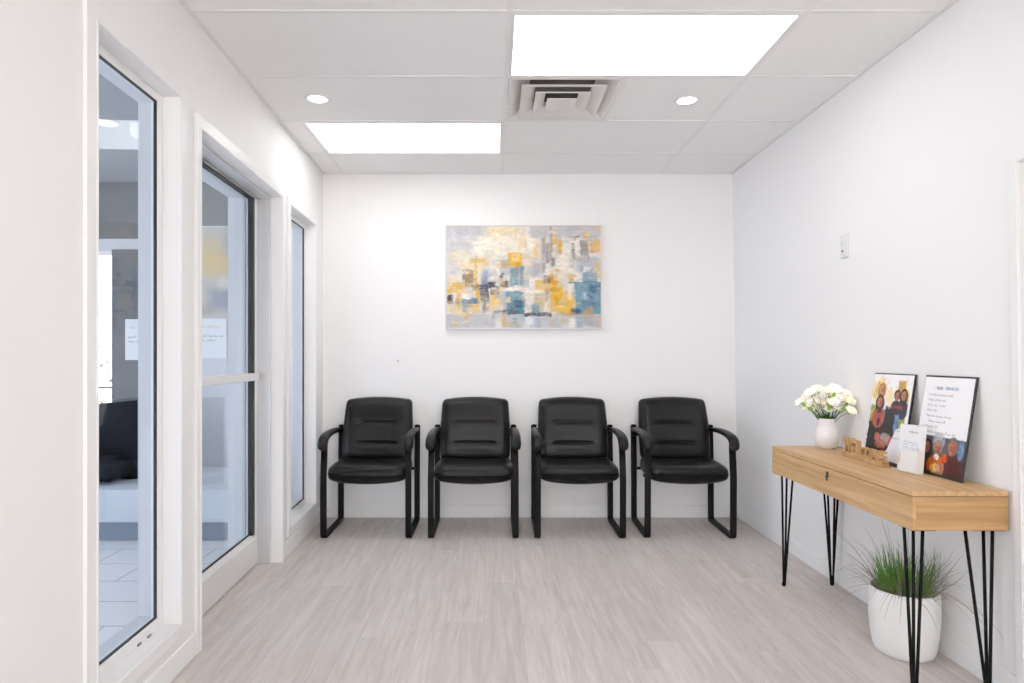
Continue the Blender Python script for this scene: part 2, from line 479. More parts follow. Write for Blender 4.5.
g.box(-.160, -.1285, LY1 - .078, LY1 - .050, .19, DR[3] - .026, LF); g.box(-.160, -.14, LY0 + .05, LY0 + .07, .19, DR[3] - .026, LF)
g.box(-.160, -.1285, LY0 + .05, LY1 - .05, DR[3] - .037, DR[3] - .026, LF); g.box(-.160, -.15, LY0 + .05, LY1 - .05, .19, .197, LF)
g.build('glazing_gasket', M['gasket'], leaf, 0, OFF)
p = MB(); p.box(-.162, -.157, LY0 + .05, LY1 - .06, .185, DR[3] - .03, LF); p.build('glass_pane', M['glass'], leaf, 0, OFF)
b_ = MB(); b_.box(-.150, -.106, LY0 + .02, LY1 - .040, 1.103, 1.146, LF)
pb = b_.build('push_bar', M['alu_light'], leaf, .004, OFF)
c_ = MB(); c_.box(-.140, -.116, LY1 - .0405, LY1 - .030, 1.110, 1.140, LF); c_.build('end_cap', M['gasket'], pb, 0, OFF)
# outer portal outside the door
mb = MB()
mb.box(-.290, -.185, DR[1] - .070, DR[1] + .02, 0, DR[3] + .03, LF); mb.box(-.197, -.185, DR[0], DR[0] + .04, 0, DR[3] + .03, LF)
mb.box(-.290, -.185, DR[0], DR[1], DR[3] - .02, DR[3] + .03, LF)
mb.build('outer_frame', M['lobby_wall'], d, .003, OFF)
sill = MB(); sill.box(-.2, -.145, DR[0], DR[1], 0, .004, LF); sill.build('threshold', M['gasket'], d, 0, OFF)

# right-hand door (only its frame edge is in view)
mb = MB(); mb.box(-.07, -.03, D2[0] + .003, D2[1] - .003, .006, D2[3] - .003, RF)
d2 = struct(mb, 'door_2', M['grey_door'], .003)
h_ = MB(); h_.tube([RF(-.03, 1.37, .95), RF(.02, 1.37, .95), RF(.02, 1.48, .95)], .009, 10); h_.build('door_handle', M['steel'], d2)

# ceiling grid
XG = [-1.163, .063, 1.282]; YG = [4.44, 3.83, 3.22, 2.61, 2.0, 1.39, .78, .17, -.44, -1.05, -1.66, -2.27]
mb = MB(); w = .0115
for x in XG: mb.box(x - w, x + w, 3.83 if x < 0 else YF, YB, H - .003, H)
for y in YG: mb.box(LX(y), RX(H), y - w, y + w, H - .0035, H)
mb.box(.672 - w, .672 + w, 3.22, 3.83, H - .003, H)
struct(mb, 'trim_5', M['grid'], .0008)
mb = MB()
mb.box(0, .018, YF, YB, H - .004, H, LF); mb.box(0, .018, YF, YB, H - .004, H, RF); mb.box(LX(YB), RX(H), YB - .018, YB, H - .004, H)
struct(mb, 'trim_6', M['angle'])

# light panels
def light_panel(x0, x1, y0, y1, label):
    o = empty('ceiling_light', ((x0 + x1) / 2, (y0 + y1) / 2, H)); tag(o, label, 'ceiling light', 'flat ceiling light panels')
    hx, hy = (x1 - x0) / 2 - .013, (y1 - y0) / 2 - .013
    m1 = MB(); t = .012
    for a in ((-hx, hx, -hy, -hy + t), (-hx, hx, hy - t, hy), (-hx, -hx + t, -hy + t, hy - t), (hx - t, hx, -hy + t, hy - t)):
        m1.box(*a, -.006, 0)
    m1.build('frame', M['white_metal'], o)
    m2 = MB(); m2.box(-hx + t, hx - t, -hy + t, hy - t, -.003, 0); m2.build('diffuser', M['panel'], o)
light_panel(XG[0], XG[1], 3.83, 4.44, 'bright rectangular ceiling light panel nearest the back wall, left of the air vent')
light_panel(XG[1], XG[2], 2.61, 3.22, 'large bright rectangular ceiling light panel in front of the square air vent')
light_panel(XG[1], XG[2], .17, .78, 'added fill light panel in the ceiling overhead, behind the two in the picture')  # this panel and the next are out of view, added to light the room
light_panel(XG[0], XG[1], -1.66, -1.05, 'added fill light panel in the ceiling farthest from the back wall')

def downlight(x, y, label, z=H):
    o = empty('recessed_downlight', (x, y, z)); tag(o, label, 'downlight', 'round recessed downlights')
    m1 = MB(); m1.lathe([(.052, 0), (.052, -.004), (.066, -.004), (.070, 0)], 40); m1.build('trim_ring', M['white_metal'], o)
    m2 = MB(); m2.lathe([(.052, -.001), (.03, -.003), (.001, -.0035)], 40); m2.build('lens', M['down'], o)
downlight(-.968, 3.50, 'round recessed downlight in the ceiling near the left wall, before the rear light panel')
downlight(1.064, 3.52, 'round recessed downlight in the ceiling right of the square air vent')

# air vent
v = empty('air_vent', (.3675, 3.525, H)); tag(v, 'square white ceiling air diffuser with stepped louvres behind the large light panel', 'air vent')
m1 = MB(); m1.box(-.292, .292, -.292, .292, .085, .09); m1.build('backing', M['duct'], v)
def pyr(r0, z0, r1, z1, t=.004):
    m = MB()
    a = [(-r0, -r0, z0), (r0, -r0, z0), (r0, r0, z0), (-r0, r0, z0), (-r1, -r1, z1), (r1, -r1, z1), (r1, r1, z1), (-r1, r1, z1)]
    b = [(x, y, z + t) for x, y, z in a]
    vs = a + b; fs = []
    for i in range(4):
        j = (i + 1) % 4
        fs += [(i, j, 4 + j, 4 + i), (8 + i, 12 + i, 12 + j, 8 + j), (i, 8 + i, 8 + j, j), (4 + i, 4 + j, 12 + j, 12 + i)]
    m.add(vs, fs); return m
pyr(.291, -.004, .276, -.004).build('frame', M['vent'], v)
pyr(.276, -.004, .175, .060, .003).build('outer_cone', M['vent'], v)
for i, (r0, r1, z, rise) in enumerate(((.222, .150, -.010, .022), (.147, .090, -.016, .020))):
    pyr(r0, z, r1, z + rise, .004).build('louvre', M['vent'], v)
m3 = MB(); m3.box(-.080, .080, -.080, .080, -.024, -.019); m3.build('center_plate', M['vent'], v, .001)

# ------------------------------------------------------------------ painting helper
def srgb_arr(c): return np.array(lin(c))
class Canvas:
    def __init__(s, w, h, col):
        s.w, s.h = w, h
        s.a = np.zeros((h, w, 3)); s.a[:] = srgb_arr(col)
        s.yy, s.xx = np.mgrid[0:h, 0:w]
        s.yy = (s.yy + .5) / h; s.xx = (s.xx + .5) / w
        s.rng = np.random.default_rng(5); s.tex = .7 if w > 200 else .12
        s.n1 = s.noise(22); s.n2 = s.noise(7); s.n3 = s.noise(60)
    def noise(s, k):
        g = s.rng.random((k + 2, k + 2))
        fy = s.yy * k; fx = s.xx * k
        iy = fy.astype(int); ix = fx.astype(int); ty = fy - iy; tx = fx - ix
        ty = ty * ty * (3 - 2 * ty); tx = tx * tx * (3 - 2 * tx)
        return (g[iy, ix] * (1 - ty) * (1 - tx) + g[iy + 1, ix] * ty * (1 - tx) + g[iy, ix + 1] * (1 - ty) * tx + g[iy + 1, ix + 1] * ty * tx) - .5
    def blend(s, m, col, al=1.):
        m = np.clip(m, 0, 1)[..., None] * al
        s.a = s.a * (1 - m) + srgb_arr(col) * m
    def rect(s, x0, y0, x1, y1, col, al=.95, soft=.012, jit=.05):
        x = s.xx + s.n1 * jit * .45 + s.n3 * jit * .35; y = s.yy + np.roll(s.n1, 17, 0) * jit * .5 + np.roll(s.n3, 9, 1) * jit * .5
        m = np.clip((x - x0) / soft, 0, 1) * np.clip((x1 - x) / soft, 0, 1) * np.clip((y - y0) / soft, 0, 1) * np.clip((y1 - y) / soft, 0, 1)
        m *= np.clip(1.0 + s.n3 * s.tex, 0, 1)
        s.blend(m, col, al)
    def ell(s, cx, cy, rx, ry, col, al=1., soft=.15, jit=.02):
        x = s.xx + s.n1 * jit; y = s.yy + np.roll(s.n1, 11, 0) * jit
        r = np.sqrt(((x - cx) / rx) ** 2 + ((y - cy) / ry) ** 2)
        s.blend((1 - r) / soft + .5, col, al)
    def poly(s, pts, col, al=1.):
        ins = np.zeros(s.xx.shape, bool); n = len(pts)
        for i in range(n):
            x0, y0 = pts[i]; x1, y1 = pts[(i + 1) % n]
            c = ((y0 > s.yy) != (y1 > s.yy))
            with np.errstate(divide='ignore', invalid='ignore'):
                xi = (x1 - x0) * (s.yy - y0) / (y1 - y0 + 1e-9) + x0
            ins ^= c & (s.xx < xi)
        s.blend(ins.astype(float), col, al)
    def speckle(s, amt):
        s.a *= 1 + amt * (s.n3 + s.n1)[..., None]
    def mesh(s, name, W, Hh, m, parent, y=0.0, x0=None, z0=0.0):
        """a w x h grid in the local XZ plane, facing -Y, colours stored per vertex"""
        nx, nz = s.w, s.h
        xs = np.linspace(0, W, nx) + (-W / 2 if x0 is None else x0); zs = np.linspace(Hh, 0, nz) + z0
        X, Z = np.meshgrid(xs, zs)
        vs = np.stack([X, np.full_like(X, y), Z], -1).reshape(-1, 3)
        idx = np.arange(nx * nz).reshape(nz, nx)
        fs = np.stack([idx[1:, :-1], idx[1:, 1:], idx[:-1, 1:], idx[:-1, :-1]], -1).reshape(-1, 4)
        me = bpy.data.meshes.new(name); me.from_pydata(vs.tolist(), [], fs.tolist())
        at = me.attributes.new('paint', 'FLOAT_COLOR', 'POINT')
        c = np.ones((nx * nz, 4)); c[:, :3] = np.clip(s.a, 0, 1).reshape(-1, 3)
        at.data.foreach_set('color', c.ravel())
        me.materials.append(m); me.update()
        o = bpy.data.objects.new(name, me); COL.objects.link(o); o.parent = parent
        return o

# abstract painting on the back wall
def art(canvas_w, canvas_h):
    c = Canvas(canvas_w, canvas_h, (232, 228, 222))
    def r(x0, y0, x1, y1, col, al=.95, soft=.014, jit=.05):      # coordinates measured in a 815 x 536 frame
        c.rect((x0 - 88) / 815, (y0 - 85) / 536, (x1 - 82) / 815, (y1 - 79) / 536, col, al, min(soft, .03), jit * .5)
    G, LG, DG = (198, 196, 198), (216, 214, 216), (128, 122, 118)
    OC, OC2, PY = (233, 196, 110), (222, 178, 82), (242, 220, 168)
    TE, TE2, NV, BL = (132, 166, 178), (108, 150, 166), (92, 104, 126), (168, 182, 204)
    W_ = (246, 242, 236); BK = (96, 90, 88); TAN = (214, 196, 160)
    r(60, 60, 300, 230, LG, .8, .08); r(120, 90, 230, 150, (200, 204, 212), .5, .06); r(80, 80, 330, 130, (210, 210, 214), .7, .06)
    r(280, 80, 500, 150, (242, 226, 186), .6, .08); r(240, 130, 560, 240, (248, 240, 226), .8, .09)
    r(520, 70, 920, 150, (204, 202, 206), .8, .05); r(700, 80, 800, 120, G, .6, .04)
    r(80, 240, 300, 330, (240, 226, 196), .5, .07); r(85, 250, 160, 370, (214, 214, 220), .8, .05)
    r(120, 210, 200, 260, PY, .6, .05); r(150, 250, 190, 300, (236, 214, 190), .8, .03)
    r(260, 240, 310, 300, (236, 210, 150), .9, .03); r(232, 245, 246, 420, OC, .9, .01)
    r(85, 330, 200, 380, (240, 232, 214), .7, .05)
    r(85, 375, 172, 432, OC, 1, .015); r(130, 420, 170, 520, OC2, .9, .02); r(85, 440, 120, 486, BK, .95, .012)
    r(168, 312, 230, 402, (160, 150, 138), .95, .012); r(190, 322, 215, 380, (196, 160, 80), .9, .02)
    r(235, 372, 258, 470, OC, .9, .008); r(160, 425, 215, 468, W_, .9, .015); r(165, 462, 250, 508, (128, 150, 170), .95, .012)
    r(85, 490, 190, 535, (232, 216, 180), .8, .03); r(218, 490, 258, 540, (238, 208, 150), .95, .01)
    r(175, 505, 205, 590, OC2, .85, .02)
    r(262, 310, 330, 400, BL, .85, .03); r(258, 388, 312, 478, NV, .92, .014); r(268, 470, 300, 540, BK, .75, .02)
    r(300, 340, 360, 380, W_, .9, .02); r(305, 372, 345, 408, BK, .9, .014); r(282, 490, 318, 530, TAN, .8, .015)
    r(350, 262, 415, 300, (226, 196, 150), .95, .012); r(352, 290, 420, 345, (204, 204, 208), .9, .015)
    r(405, 222, 482, 295, OC, .97, .012); r(445, 270, 475, 332, (206, 166, 76), .8, .02)
    r(418, 295, 470, 395, TE, .95, .015); r(470, 290, 492, 400, (118, 140, 160), .85, .01)
    r(368, 325, 388, 372, BK, .85, .014); r(362, 368, 418, 408, (128, 108, 96), .9, .014); r(345, 300, 368, 372, W_, .85, .014)
    r(312, 415, 385, 492, PY, .97, .01); r(318, 418, 350, 515, (236, 206, 140), .85, .02); r(378, 425, 420, 520, (182, 194, 214), .9, .02)
    r(400, 425, 496, 545, TE, .95, .012); r(400, 400, 500, 428, W_, .85, .02); r(432, 470, 496, 520, NV, .85, .03); r(380, 520, 500, 552, TE2, .8, .015)
    r(495, 280, 580, 360, (208, 206, 210), .9, .03); r(530, 190, 580, 250, (238, 214, 166), .9, .03); r(580, 140, 612, 330, (172, 168, 168), .85, .02)
    r(530, 250, 590, 350, G, .8, .02); r(605, 170, 632, 280, (146, 142, 144), .85, .02); r(628, 85, 645, 260, (160, 152, 140), .8, .012); r(630, 240, 660, 300, DG, .85, .02)
    r(495, 355, 600, 400, W_, .8, .03); r(548, 365, 602, 420, (232, 204, 142), .95, .012); r(592, 340, 640, 388, (128, 120, 108), .9, .014)
    r(600, 400, 625, 480, BK, .7, .02); r(495, 410, 600, 480, W_, .8, .04); r(540, 430, 612, 535, (206, 194, 170), .85, .02); r(530, 490, 578, 540, (140, 176, 190), .95, .012)
    r(640, 100, 665, 180, OC, .95, .012); r(660, 150, 705, 235, (226, 184, 92), .9, .02); r(690, 130, 790, 250, (236, 232, 226), .9, .012); r(720, 134, 786, 140, BK, .6, .004)
    r(738, 170, 765, 262, (150, 148, 146), .9, .016); r(790, 158, 836, 240, (166, 158, 156), .92, .012)
    r(805, 110, 840, 150, (238, 206, 136), .85, .02); r(836, 150, 905, 225, (226, 192, 142), .9, .02)
    r(660, 240, 760, 340, (244, 236, 226), .85, .03); r(760, 240, 905, 330, (190, 196, 208), .85, .03); r(850, 260, 905, 360, (230, 208, 168), .8, .03); r(800, 295, 850, 330, W_, .8, .02)
    r(628, 310, 675, 400, OC2, .97, .012); r(600, 385, 650, 420, OC, .9, .012); r(725, 335, 766, 372, OC, .95, .012)
    r(625, 390, 700, 540, OC, .95, .016); r(680, 420, 760, 540, (234, 196, 104), .95, .016); r(640, 440, 690, 520, (218, 172, 66), .75, .03)
    r(722, 375, 905, 380, NV, .9, .004); r(760, 375, 905, 550, (134, 168, 184), .95, .014); r(800, 325, 880, 376, (138, 166, 182), .9, .014)
    r(822, 385, 880, 440, (98, 116, 150), .8, .03); r(720, 380, 750, 470, W_, .9, .02); r(735, 515, 800, 550, NV, .85, .02)
    r(785, 275, 803, 425, (180, 188, 200), .75, .012); r(795, 425, 830, 475, (210, 222, 230), .8, .02); r(800, 470, 905, 520, TE2, .6, .04)
    r(60, 545, 920, 640, (206, 206, 210), .95, .01, .02)
    r(490, 540, 645, 557, BK, .85, .008); r(330, 525, 470, 545, DG, .7, .008); r(660, 535, 760, 550, (196, 178, 150), .8, .012)
    r(335, 545, 380, 620, W_, .85, .02); r(378, 545, 402, 610, (226, 186, 110), .85, .014); r(430, 560, 470, 620, (150, 176, 186), .9, .02)
    r(490, 555, 570, 620, (230, 232, 236), .9, .02); r(540, 560, 580, 620, BL, .6, .02); r(120, 575, 150, 612, OC, .8, .02); r(180, 545, 205, 590, OC, .8, .014)
    r(722, 565, 770, 620, W_, .9, .02); r(768, 555, 820, 620, (172, 190, 208), .8, .02); r(806, 515, 836, 582, OC2, .95, .02); r(850, 560, 905, 615, (214, 196, 180), .7, .02)
    r(630, 575, 650, 615, OC, .7, .014)
    rg = np.random.default_rng(12)
    h, w = c.a.shape[:2]
    for k in range(420):                               # small palette-knife dabs picked up from the paint nearby
        x, y = rg.random(), rg.random()
        sx, sy = rg.uniform(.006, .03), rg.uniform(.008, .05)
        if rg.random() < .4: sx, sy = sy, sx * .6
        qx = int(np.clip(x + rg.normal() * .035, 0, .999) * w); qy = int(np.clip(y + rg.normal() * .05, 0, .999) * h)
        col = c.a[qy, qx] * rg.uniform(.84, 1.10)
        X0, X1 = int(max(0, x - sx) * w), int(min(1, x + sx) * w) + 1; Y0, Y1 = int(max(0, y - sy) * h), int(min(1, y + sy) * h) + 1
        m = np.clip(.75 + c.n3[Y0:Y1, X0:X1] * 1.6, 0, 1)[..., None] * rg.uniform(.35, .8)
        c.a[Y0:Y1, X0:X1] = c.a[Y0:Y1, X0:X1] * (1 - m) + col * m
    c.a *= (1 + .16 * c.n3 + .08 * c.n1)[..., None]
    g_ = c.a.mean(-1, keepdims=True); c.a = np.clip(g_ + (c.a - g_) * 1.12, 0, 1) ** 1.42
    return c
px0, px1 = -.3725, .8295; pz0, pz1 = 1.454, 2.253
pt = empty('abstract_painting', ((px0 + px1) / 2, YB, pz0)); tag(pt, 'large abstract canvas of grey, ochre and teal blocks hung on the back wall', 'painting')
W_p, H_p = px1 - px0, pz1 - pz0
mb = MB(); mb.box(-W_p / 2 + .012, W_p / 2 - .012, -.030, -.004, .012, H_p - .012); mb.build('stretched_canvas', M['paper'], pt)
art(250, 168).mesh('painted_surface', W_p - .018, H_p - .018, M['paint'], pt, y=-.0312, z0=.009)
mb = MB(); t = .008
for a in ((-W_p / 2, W_p / 2, 0, t), (-W_p / 2, W_p / 2, H_p - t, H_p), (-W_p / 2, -W_p / 2 + t, t, H_p - t), (W_p / 2 - t, W_p / 2, t, H_p - t)):
    mb.box(a[0], a[1], -.036, 0, a[2], a[3])
mb.build('frame', M['silver_frame'], pt, .001)

# nail in back wall
mb = MB(); mb.tube([(0, 0, 0), (0, -.012, 0)], .006, 10); o = mb.build('wall_nail', M['steel']); o.location = (-.742, YB, 1.207)
tag(o, 'tiny grey nail left in the bare back wall above the leftmost chair', 'nail')

# ------------------------------------------------------------------ chairs
def arc(pts, rad, n=5):
    """polyline with rounded corners"""
    pts = [Vector(p) for p in pts]; out = [pts[0]]
    for i in range(1, len(pts) - 1):
        a = (pts[i - 1] - pts[i]).normalized(); b = (pts[i + 1] - pts[i]).normalized()
        r = min(rad, (pts[i - 1] - pts[i]).length * .48, (pts[i + 1] - pts[i]).length * .48)
        p0, p2 = pts[i] + a * r, pts[i] + b * r
        for k in range(n + 1):
            t = k / n
            out.append(p0 * (1 - t) ** 2 + pts[i] * 2 * t * (1 - t) + p2 * t * t)
    out.append(pts[-1]); return out

def smoothstep(a, b, x):
    t = max(0, min(1, (x - a) / (b - a))); return t * t * (3 - 2 * t)

def cushion_loop(n, m):
    N = n + 1
    loop = [i for i in range(N)] + [j * N + n for j in range(1, m + 1)] + [m * N + i for i in range(n - 1, -1, -1)] + [j * N for j in range(m - 1, 0, -1)]
    fs = [(j * N + i, j * N + i + 1, (j + 1) * N + i + 1, (j + 1) * N + i) for j in range(m) for i in range(n)]
    K = N * (m + 1)
    return fs, [(K + f[3], K + f[2], K + f[1], K + f[0]) for f in fs], [(p, K + p, K + r, r) for p, r in zip(loop, loop[1:] + loop[:1])]
def spread(t): return math.sin(t * math.pi / 2) * .55 + t * .45

def backrest_mesh():
    n, m = 46, 56; mb = MB()
    front = []; back = []
    for j in range(m + 1):
        b = spread(-1 + 2 * j / m)
        for i in range(n + 1):
            a = spread(-1 + 2 * i / n)
            bb = min(abs(b), .9965)
            hw = (.263 - .010 * smoothstep(-.2, 1, b) - .004 * smoothstep(.2, 1, -b)) * (1 - bb ** 14) ** .085
            x = a * hw
            B = b - .055 * a * a * smoothstep(0, 1, b) + .02 * a * a * smoothstep(0, 1, -b)
            e = max(0, (1 - abs(a) ** 8) * (1 - abs(b) ** 9)) ** .5
            z = .470 + (B + 1) / 2 * .466
            lean = .165 + (B + 1) / 2 * .120 - .014 * (1 - B * B)        # y of mid surface
            th = .056 * e + .010 * (1 - b * b) * e
            for gb in (-.43, .22):
                gw = 1 - smoothstep(.40, .62, abs(a))
                th -= (.032 * gw + .0035) * math.exp(-((b - gb) / .028) ** 2) * e
                th += .004 * gw * math.exp(-((b - gb + .13) / .10) ** 2) * e
            th -= .010 * (1 - min(1, abs(a) * 1.3) ** 2) * e
            th -= .004 * math.exp(-((abs(a) - .88) / .02) ** 2) * e
            front.append((x, lean - th, z)); back.append((x, lean + .022 * e, z))
    fs, fb, rim = cushion_loop(n, m)
    mb.add(front + back, fs + fb + rim, True)
    return mb

def seat_mesh():
    n, m = 42, 40; mb = MB(); top = []; bot = []
    for j in range(m + 1):
        b = spread(-1 + 2 * j / m)
        for i in range(n + 1):
            a = spread(-1 + 2 * i / n)
            bb = min(abs(b), .995)
            x = a * (.277 - .012 * smoothstep(-.2, 1, b)) * (1 - bb ** 9) ** .09; y = -.018 + (b - .05 * (1 - a * a) * smoothstep(0, -1, b)) * .232
            e = max(0, (1 - abs(a) ** 12) * (1 - abs(b) ** 10)) ** .42
            fr = smoothstep(.1, -.95, b)
            zt = .438 + e * .066 - .014 * (1 - a * a) * smoothstep(-.7, .5, b) * e - .008 * fr * fr
            zt += .005 * math.exp(-((abs(a) - .80) / .07) ** 2) * e
            zb = .434 - e * (.046 + .026 * (1 - a * a) * fr)
            top.append((x, y, zt)); bot.append((x, y, zb))
    fs, fb, rim = cushion_loop(n, m)
    mb.add(top + bot, fs + fb + rim, True); return mb

def make_chair(label):
    o = empty('guest_chair', (0, 0, 0)); tag(o, label, 'chair', 'guest chairs in the row along the back wall')
    seat_mesh().build('seat', M['leather'], o)
    backrest_mesh().build('backrest', M['leather'], o)
    for s in (-1, 1):
        x = .289 * s
        path = arc([(x, .268, .722), (x, .250, .40), (x, .246, .0125), (x, -.246, .0125), (x, -.252, .42), (x - .004 * s, -.236, .64)], .032)
        fr = MB(); fr.tube(path, [(.021, .0125)] * len(path), 14, flat='rect'); fr.build('sled_frame', M['frame_black'], o)
        pad = []
        rad = []
        for (y, z, ra, rb) in ((-.258, .612, .018, .014), (-.268, .622, .032, .024), (-.270, .645, .035, .028), (-.255, .670, .035, .028), (-.22, .688, .034, .026),
                               (-.15, .700, .032, .024), (-.05, .706, .029, .022), (.06, .705, .026, .020), (.16, .699, .023, .018), (.236, .692, .021, .016), (.252, .690, .013, .010)):
            pad.append((x + .001 * s, y, z)); rad.append((ra, rb))
        # resample for smoothness
        P2 = []; R2 = []
        for k in range(len(pad) - 1):
            for q in range(3):
                t = q / 3
                P2.append(Vector(pad[k]).lerp(Vector(pad[k + 1]), t)); R2.append(tuple(rad[k][c] * (1 - t) + rad[k + 1][c] * t for c in (0, 1)))
        P2.append(Vector(pad[-1])); R2.append(rad[-1])
        for _ in range(2):
            P2 = [P2[0]] + [(P2[i - 1] + P2[i] * 2 + P2[i + 1]) / 4 for i in range(1, len(P2) - 1)] + [P2[-1]]
        ap = MB(); ap.tube(P2, R2, 18, flat='ell'); ap.build('armrest', M['armpad'], o)
        bk = MB(); bk.box(min(x, .235 * s), max(x, .235 * s), .245, .262, .64, .70)
        bk.box(x - .014, x + .014, .240, .274, .63, .726)
        bk.build('back_bracket', M['frame_black'], o, .004)
    cb = MB()
    cb.tube([(-.289, -.10, .405), (.289, -.10, .405)], .011, 10); cb.tube([(-.289, .15, .412), (.289, .15, .412)], .011, 10)
    cb.box(-.20, .20, -.12, .15, .392, .41)
    cb.build('seat_crossbar', M['frame_black'], o)
    for s in (-1, 1):
        sp = MB(); sp.box(.13 * s - .02, .13 * s + .02, .155, .20, .42, .56); sp.build('back_support', M['frame_black'], o, .004)
    return o

def copy_tree(o, parent=None):
    c = o.copy(); COL.objects.link(c); c.parent = parent
    for ch in list(o.children): copy_tree(ch, c)
    return c

CY = 4.592
spots = [(-.872, CY, 0, 'black leather guest chair nearest the glass door, leftmost of the row'),
         (-.141, CY, 0, 'black leather guest chair second from the left, below the left half of the painting'),
         (.590, CY, .5, 'black leather guest chair third from the left, below the right half of the painting'),
         (1.345, CY, 1.8, 'black leather guest chair in the right corner, slightly turned and nearest the console table')]
ch0 = make_chair(spots[0][3])
for i, (x, y, a, lab) in enumerate(spots):
    o = ch0 if i == 0 else copy_tree(ch0)
    o.location = (x, y, 0); o.rotation_euler = (0, 0, R(-a)); o['label'] = lab

# ------------------------------------------------------------------ console table
TX0, TX1, TY0, TY1, TZ0, TZ1 = 1.516, 1.866, 2.313, 3.479, .614, .758
T0 = ((TX0 + TX1) / 2, (TY0 + TY1) / 2, 0)
tb = empty('console_table', T0); tag(tb, 'light oak console table with black hairpin legs against the right wall', 'table')
mb = MB(); mb.box(TX0, TX1, TY0, TY1, TZ1 - .020, TZ1); mb.build('tabletop', M['oak'], tb, .0015, T0)
mb = MB()
mb.box(TX0 + .014, TX1, TY0 + .018, TY1 - .018, TZ0 + .003, TZ1 - .022)
mb.box(TX0, TX1, TY1 - .018, TY1, TZ0, TZ1 - .0215)
mb.build('case', M['oak'], tb, .001, T0)
mb = MB(); mb.box(TX0 + .0145, TX1, TY0, TY0 + .018, TZ0, TZ1 - .0215); mb.build('end_panel', M['oak_end'], tb, .001, T0)
mb = MB(); mb.box(TX0, TX0 + .014, TY0, TY1 - .019, TZ0, TZ1 - .0225); dw = mb.build('drawer', M['oak'], tb, .001, T0)
ky = 2.895
mb = MB(); mb.tube([(TX0 - .004, ky, .722), (TX0 - .005, ky, .70)], .0045, 8); mb.tube([(TX0 + .001, ky, .70), (TX0 - .009, ky, .70), (TX0 - .02, ky - .028, .690)], .0035, 8)
mb.build('drawer_key', M['dark'], dw, 0, T0)
def hairpin(foot, tops):
    mb = MB(); f = Vector((foot[0], foot[1], .006))
    for q in tops:
        a = Vector((q[0], q[1], TZ0 + .001)); dvec = (a - f)
        off = Vector((dvec.x, dvec.y, 0)); off = off.normalized() * .0065 if off.length > 1e-4 else Vector((0, 0, 0))
        mb.tube([f + off, f + off + Vector((0, 0, .01)), a], .0058, 8)
    mb.tube([f + Vector((-.0, 0, -.006)), f + Vector((0, 0, .012))], .0095, 10)
    cx = sum(q[0] for q in tops) / len(tops); cy = sum(q[1] for q in tops) / len(tops)
    mb.box(max(TX0 + .004, cx - .06), min(TX1 - .004, cx + .06), max(TY0 + .004, cy - .05), min(TY1 - .004, cy + .05), TZ0 - .003, TZ0 + .001)
    mb.build('hairpin_leg', M['rod'], tb, 0, T0)
hairpin((1.549, 2.350), ((1.528, 2.378), (1.541, 2.345), (1.566, 2.330)))
hairpin((1.820, 2.352), ((1.723, 2.335), (1.846, 2.408), (1.828, 2.340)))
hairpin((1.572, 3.462), ((1.530, 3.390), (1.584, 3.452), (1.620, 3.456)))
hairpin((1.838, 3.470), ((1.778, 3.452), (1.804, 3.456), (1.848, 3.460), (1.850, 3.420)))

# ------------------------------------------------------------------ vase and flowers
VXc, VYc = 1.765, 3.385
vs = empty('flower_vase', (VXc, VYc, TZ1)); tag(vs, 'small white ceramic vase full of carnations on the far end of the console table', 'vase')
mb = MB()
mb.lathe([(.002, .003), (.038, .001), (.044, .004), (.055, .025), (.0595, .050), (.061, .066), (.058, .085), (.051, .103), (.0455, .112), (.0445, .125), (.0445, .154),
          (.0455, .159), (.0425, .159), (.0415, .150), (.041, .11), (.05, .09), (.05, .04), (.002, .02)], 48)
mb.build('vase_body', M['vase'], vs)
def bloom_mesh(seed, r):
    rnd = random.Random(seed); mb = MB()
    mb.lathe([(.001, -.12 * r), (.45 * r, 0), (.62 * r, .28 * r), (.45 * r, .55 * r), (.001, .66 * r)], 12)
    # ruffled petals: several rings of wavy fans
    for ring, (tilt, ln, cnt) in enumerate(((.15, 1.0, 9), (.55, .92, 8), (.95, .75, 7), (1.3, .55, 5))):
        for k in range(cnt):
            th = 2 * math.pi * (k + rnd.random() * .5) / cnt + ring * .4
            L = r * ln * rnd.uniform(.85, 1.12); w = r * .42
            out = Vector((math.cos(th), math.sin(th), 0)); side = Vector((-out.y, out.x, 0)); up = Vector((0, 0, 1))
            d_ = out * math.cos(tilt) + up * math.sin(tilt)
            vs_ = []; rows = 4
            for q in range(rows + 1):
                t = q / rows
                ctr = d_ * (L * t) + up * (.25 * r * math.sin(t * 2.2))
                ww = w * math.sin(.25 + t * 1.5)
                for c in range(5):
                    s_ = (c - 2) / 2
                    rf = .10 * r * math.sin(c * 2.4 + k) * t
                    vs_.append(ctr + side * (ww * s_) + up * rf + d_ * (rnd.uniform(-.05, .05) * r * t))
            fs_ = [(q * 5 + c, q * 5 + c + 1, q * 5 + c + 6, q * 5 + c + 5) for q in range(rows) for c in range(4)]
            mb.add(vs_, fs_, True)
    return mb
random.seed(11)
FL = []
